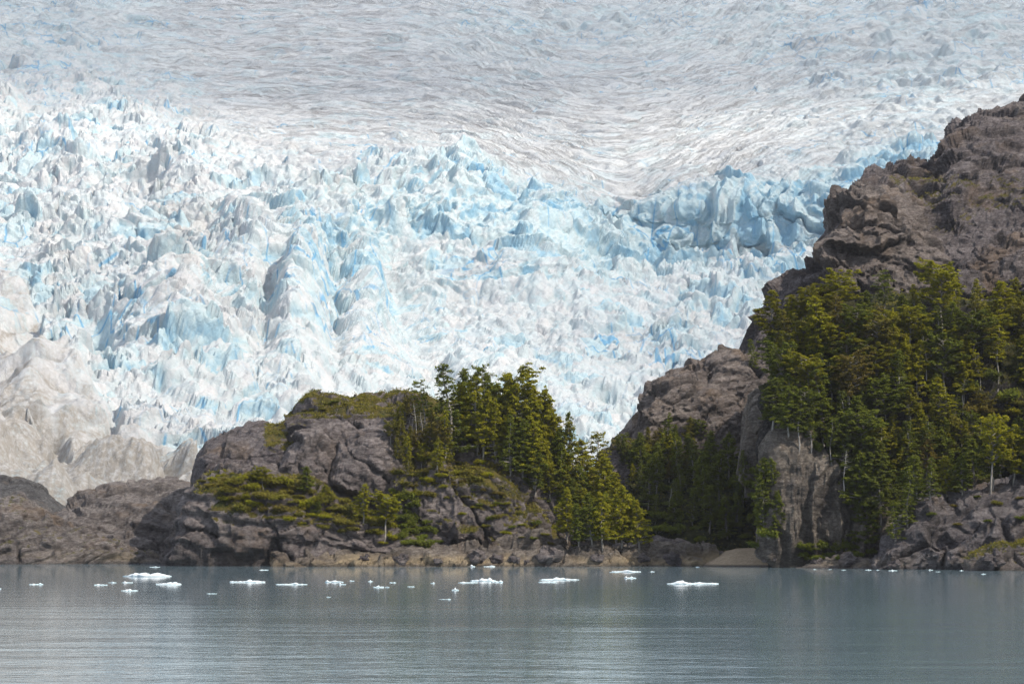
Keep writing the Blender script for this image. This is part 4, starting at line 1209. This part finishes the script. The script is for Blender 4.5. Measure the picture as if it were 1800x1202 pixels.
for i, (x, y, w, lab) in enumerate([
    (838, 984, 34, 'dark blocky boulder on the tan shelf below the steep island face'),
    (872, 987, 26, 'low grey boulder right of the blocky dark one'),
    (905, 986, 20, 'small round boulder at the water between two low slabs'),
    (965, 984, 42, 'largest grey boulder on the island shore, below the right trees'),
    (925, 990, 14, 'tiny boulder at the waterline left of the largest one'),
    (1050, 985, 24, 'squat boulder under the last bright trees of the island'),
    (1130, 984, 22, 'angular boulder on the pale ledge below the hollow'),
    (1182, 986, 30, 'broad dark boulder near the right end of the pale ledge'),
    (640, 984, 18, 'small boulder on the tan strip below the mossy bench'),
    (705, 986, 26, 'flat boulder at the water left of the dark gully'),
    (770, 988, 16, 'little boulder at the waterline under the gully'),
    (1438, 990, 24, 'grey boulder at the foot of the streaked cliff'),
    (1492, 992, 32, 'wide low boulder below the bushes at the cliff foot'),
    (1572, 997, 22, 'boulder between the cliff and the front right rocks'),
    (1745, 990, 40, 'brown boulder at the water near the right edge'),
    (1345, 986, 10, 'tiny dark stone lying on the gravel beach'),
    (1362, 984, 7, 'smallest stone on the gravel beach')]):
    boulder(x, y, w, lab, 800 + i, M_ROCK_D if i % 3 else M_ROCK)

for i, (x, y, h, lab) in enumerate([
    (733, 770, 62, 'pale bare dead tree left of the thin tree on the island'),
    (742, 775, 52, 'short grey dead trunk beside the pale bare one'),
    (724, 772, 40, 'leftmost dead trunk among the olive trees'),
    (1529, 700, 60, 'bent pale dead tree in the middle of the right forest'),
    (1628, 660, 70, 'tall pale dead trunk under the umbrella tree of the right forest'),
    (1690, 720, 62, 'grey dead tree above the brown terrace'),
    (1600, 760, 56, 'broken dead tree over the pale outcrop in the right forest'),
    (1482, 860, 70, 'thin dead tree hanging over the streaked cliff'),
    (1176, 900, 44, 'grey dead trunk in the shaded hollow')]):
    loc, nrm = ground(x, y)
    if loc is None: continue
    hh = h * loc.y / FPX
    tm = TREE[('sparse', 'leaf', i % 2)][0]
    e = bpy.data.objects.new('dead_tree', tm); COL.objects.link(e)
    e.location = (loc.x, loc.y - 1.0, loc.z - .2); e.scale = (hh / 10 * 1.3,) * 2 + (hh / 10,)
    e.rotation_euler = (0, RNG.uniform(-.12, .12), RNG.uniform(0, 6))
    e.material_slots[0].link = 'OBJECT'; e.material_slots[0].material = M_DEAD
    tag(e, lab, 'dead tree', 'dead trees among the living ones')

# ---------------------------------------------------------------- clouds over the upper glacier and the far side (their shade lies on the ice)
def mat_cloud():
    b = NB('thin_cloud')
    a, _, _, _ = b.attr()
    n = b.noise(b.coord(), 0.008, 5, .6)
    f = b.math('MULTIPLY', a, b.rng(n, .3, .7, .55, 1.0))
    f.node.use_clamp = True
    t = b.node('ShaderNodeBsdfTransparent')
    d = b.node('ShaderNodeBsdfTranslucent'); d.inputs[0].default_value = (.9, .9, .9, 1)
    m = b.node('ShaderNodeMixShader')
    b.l.new(f, m.inputs[0]); b.l.new(t.outputs[0], m.inputs[1]); b.l.new(d.outputs[0], m.inputs[2])
    return b.finish(m.outputs[0])
M_CLOUD = mat_cloud()
def cloud(target, z, rx, ry, dens, seed, label):
    T = Vector(target)
    c = T + SUN_DIR * ((z - T.z) / SUN_DIR.z)
    n = 60
    u = np.linspace(-1, 1, n)
    U, V = np.meshgrid(u, u)
    rad = np.sqrt(U ** 2 + V ** 2)
    def sheet(sign):
        x, y = c.x + U * rx, c.y + V * ry
        q = np.stack([x.ravel(), y.ravel(), np.full(n * n, float(z))], 1)
        bm = noise(q, rx * .35, seed, 5, .6).reshape(n, n)
        edge = np.clip(1 - rad, 0, 1) ** .5
        zz = z + sign * (60 + 70 * bm) * edge + bm * 30
        a = dens * sstep(0, .45, 1 - rad + bm * .5)
        return np.stack([x, y, zz], -1), a
    G1, a1 = sheet(-1); G2, a2 = sheet(1)
    G = np.concatenate([G1, G2[::-1]], 0); A = np.concatenate([a1, a2[::-1]], 0)
    at = np.stack([A, A, A, np.ones_like(A)], -1)
    o, _ = grid_mesh('cloud', G, M_CLOUD, at, smooth=True)
    tag(o, label, 'cloud', None, 'stuff')
cloud((-250, 2900, 560), 1500, 2000, 1100, .60, 700, 'thin grey cloud bank over the upper glacier')
cloud((420, 1650, 200), 1400, 520, 620, .22, 710, 'thin veil of cloud over the right side of the glacier')
# ---------------------------------------------------------------- thin air haze between the boat and the far ice
hz = bpy.data.meshes.new('haze')
hx, hy0, hy1, hz0, hz1 = 6500, -4200, 6500, -20, 1400
vv = [(x, y, z) for x in (-hx, hx) for y in (hy0, hy1) for z in (hz0, hz1)]
hz.from_pydata(vv, [], [(0, 1, 3, 2), (4, 6, 7, 5), (0, 4, 5, 1), (2, 3, 7, 6), (0, 2, 6, 4), (1, 5, 7, 3)])
hm = bpy.data.materials.new('haze'); hm.use_nodes = True; hm.node_tree.nodes.clear()
ho = hm.node_tree.nodes.new('ShaderNodeOutputMaterial'); hv = hm.node_tree.nodes.new('ShaderNodeVolumePrincipled')
hv.inputs['Color'].default_value = (.82, .86, .95, 1); hv.inputs['Density'].default_value = 0.000045; hv.inputs['Anisotropy'].default_value = .2
hm.node_tree.links.new(hv.outputs[0], ho.inputs['Volume'])
hz.materials.append(hm)
haze = bpy.data.objects.new('haze', hz); COL.objects.link(haze)
tag(haze, 'thin pale air haze over the fjord', None, None, 'stuff')
print('top z', max(v.co.z for v in GLACIER.data.vertices))
print('all', round(time.time() - T0, 1))
print('TRIS', sum(len(m.polygons) * 2 for m in bpy.data.meshes), 'objects', len(bpy.data.objects))
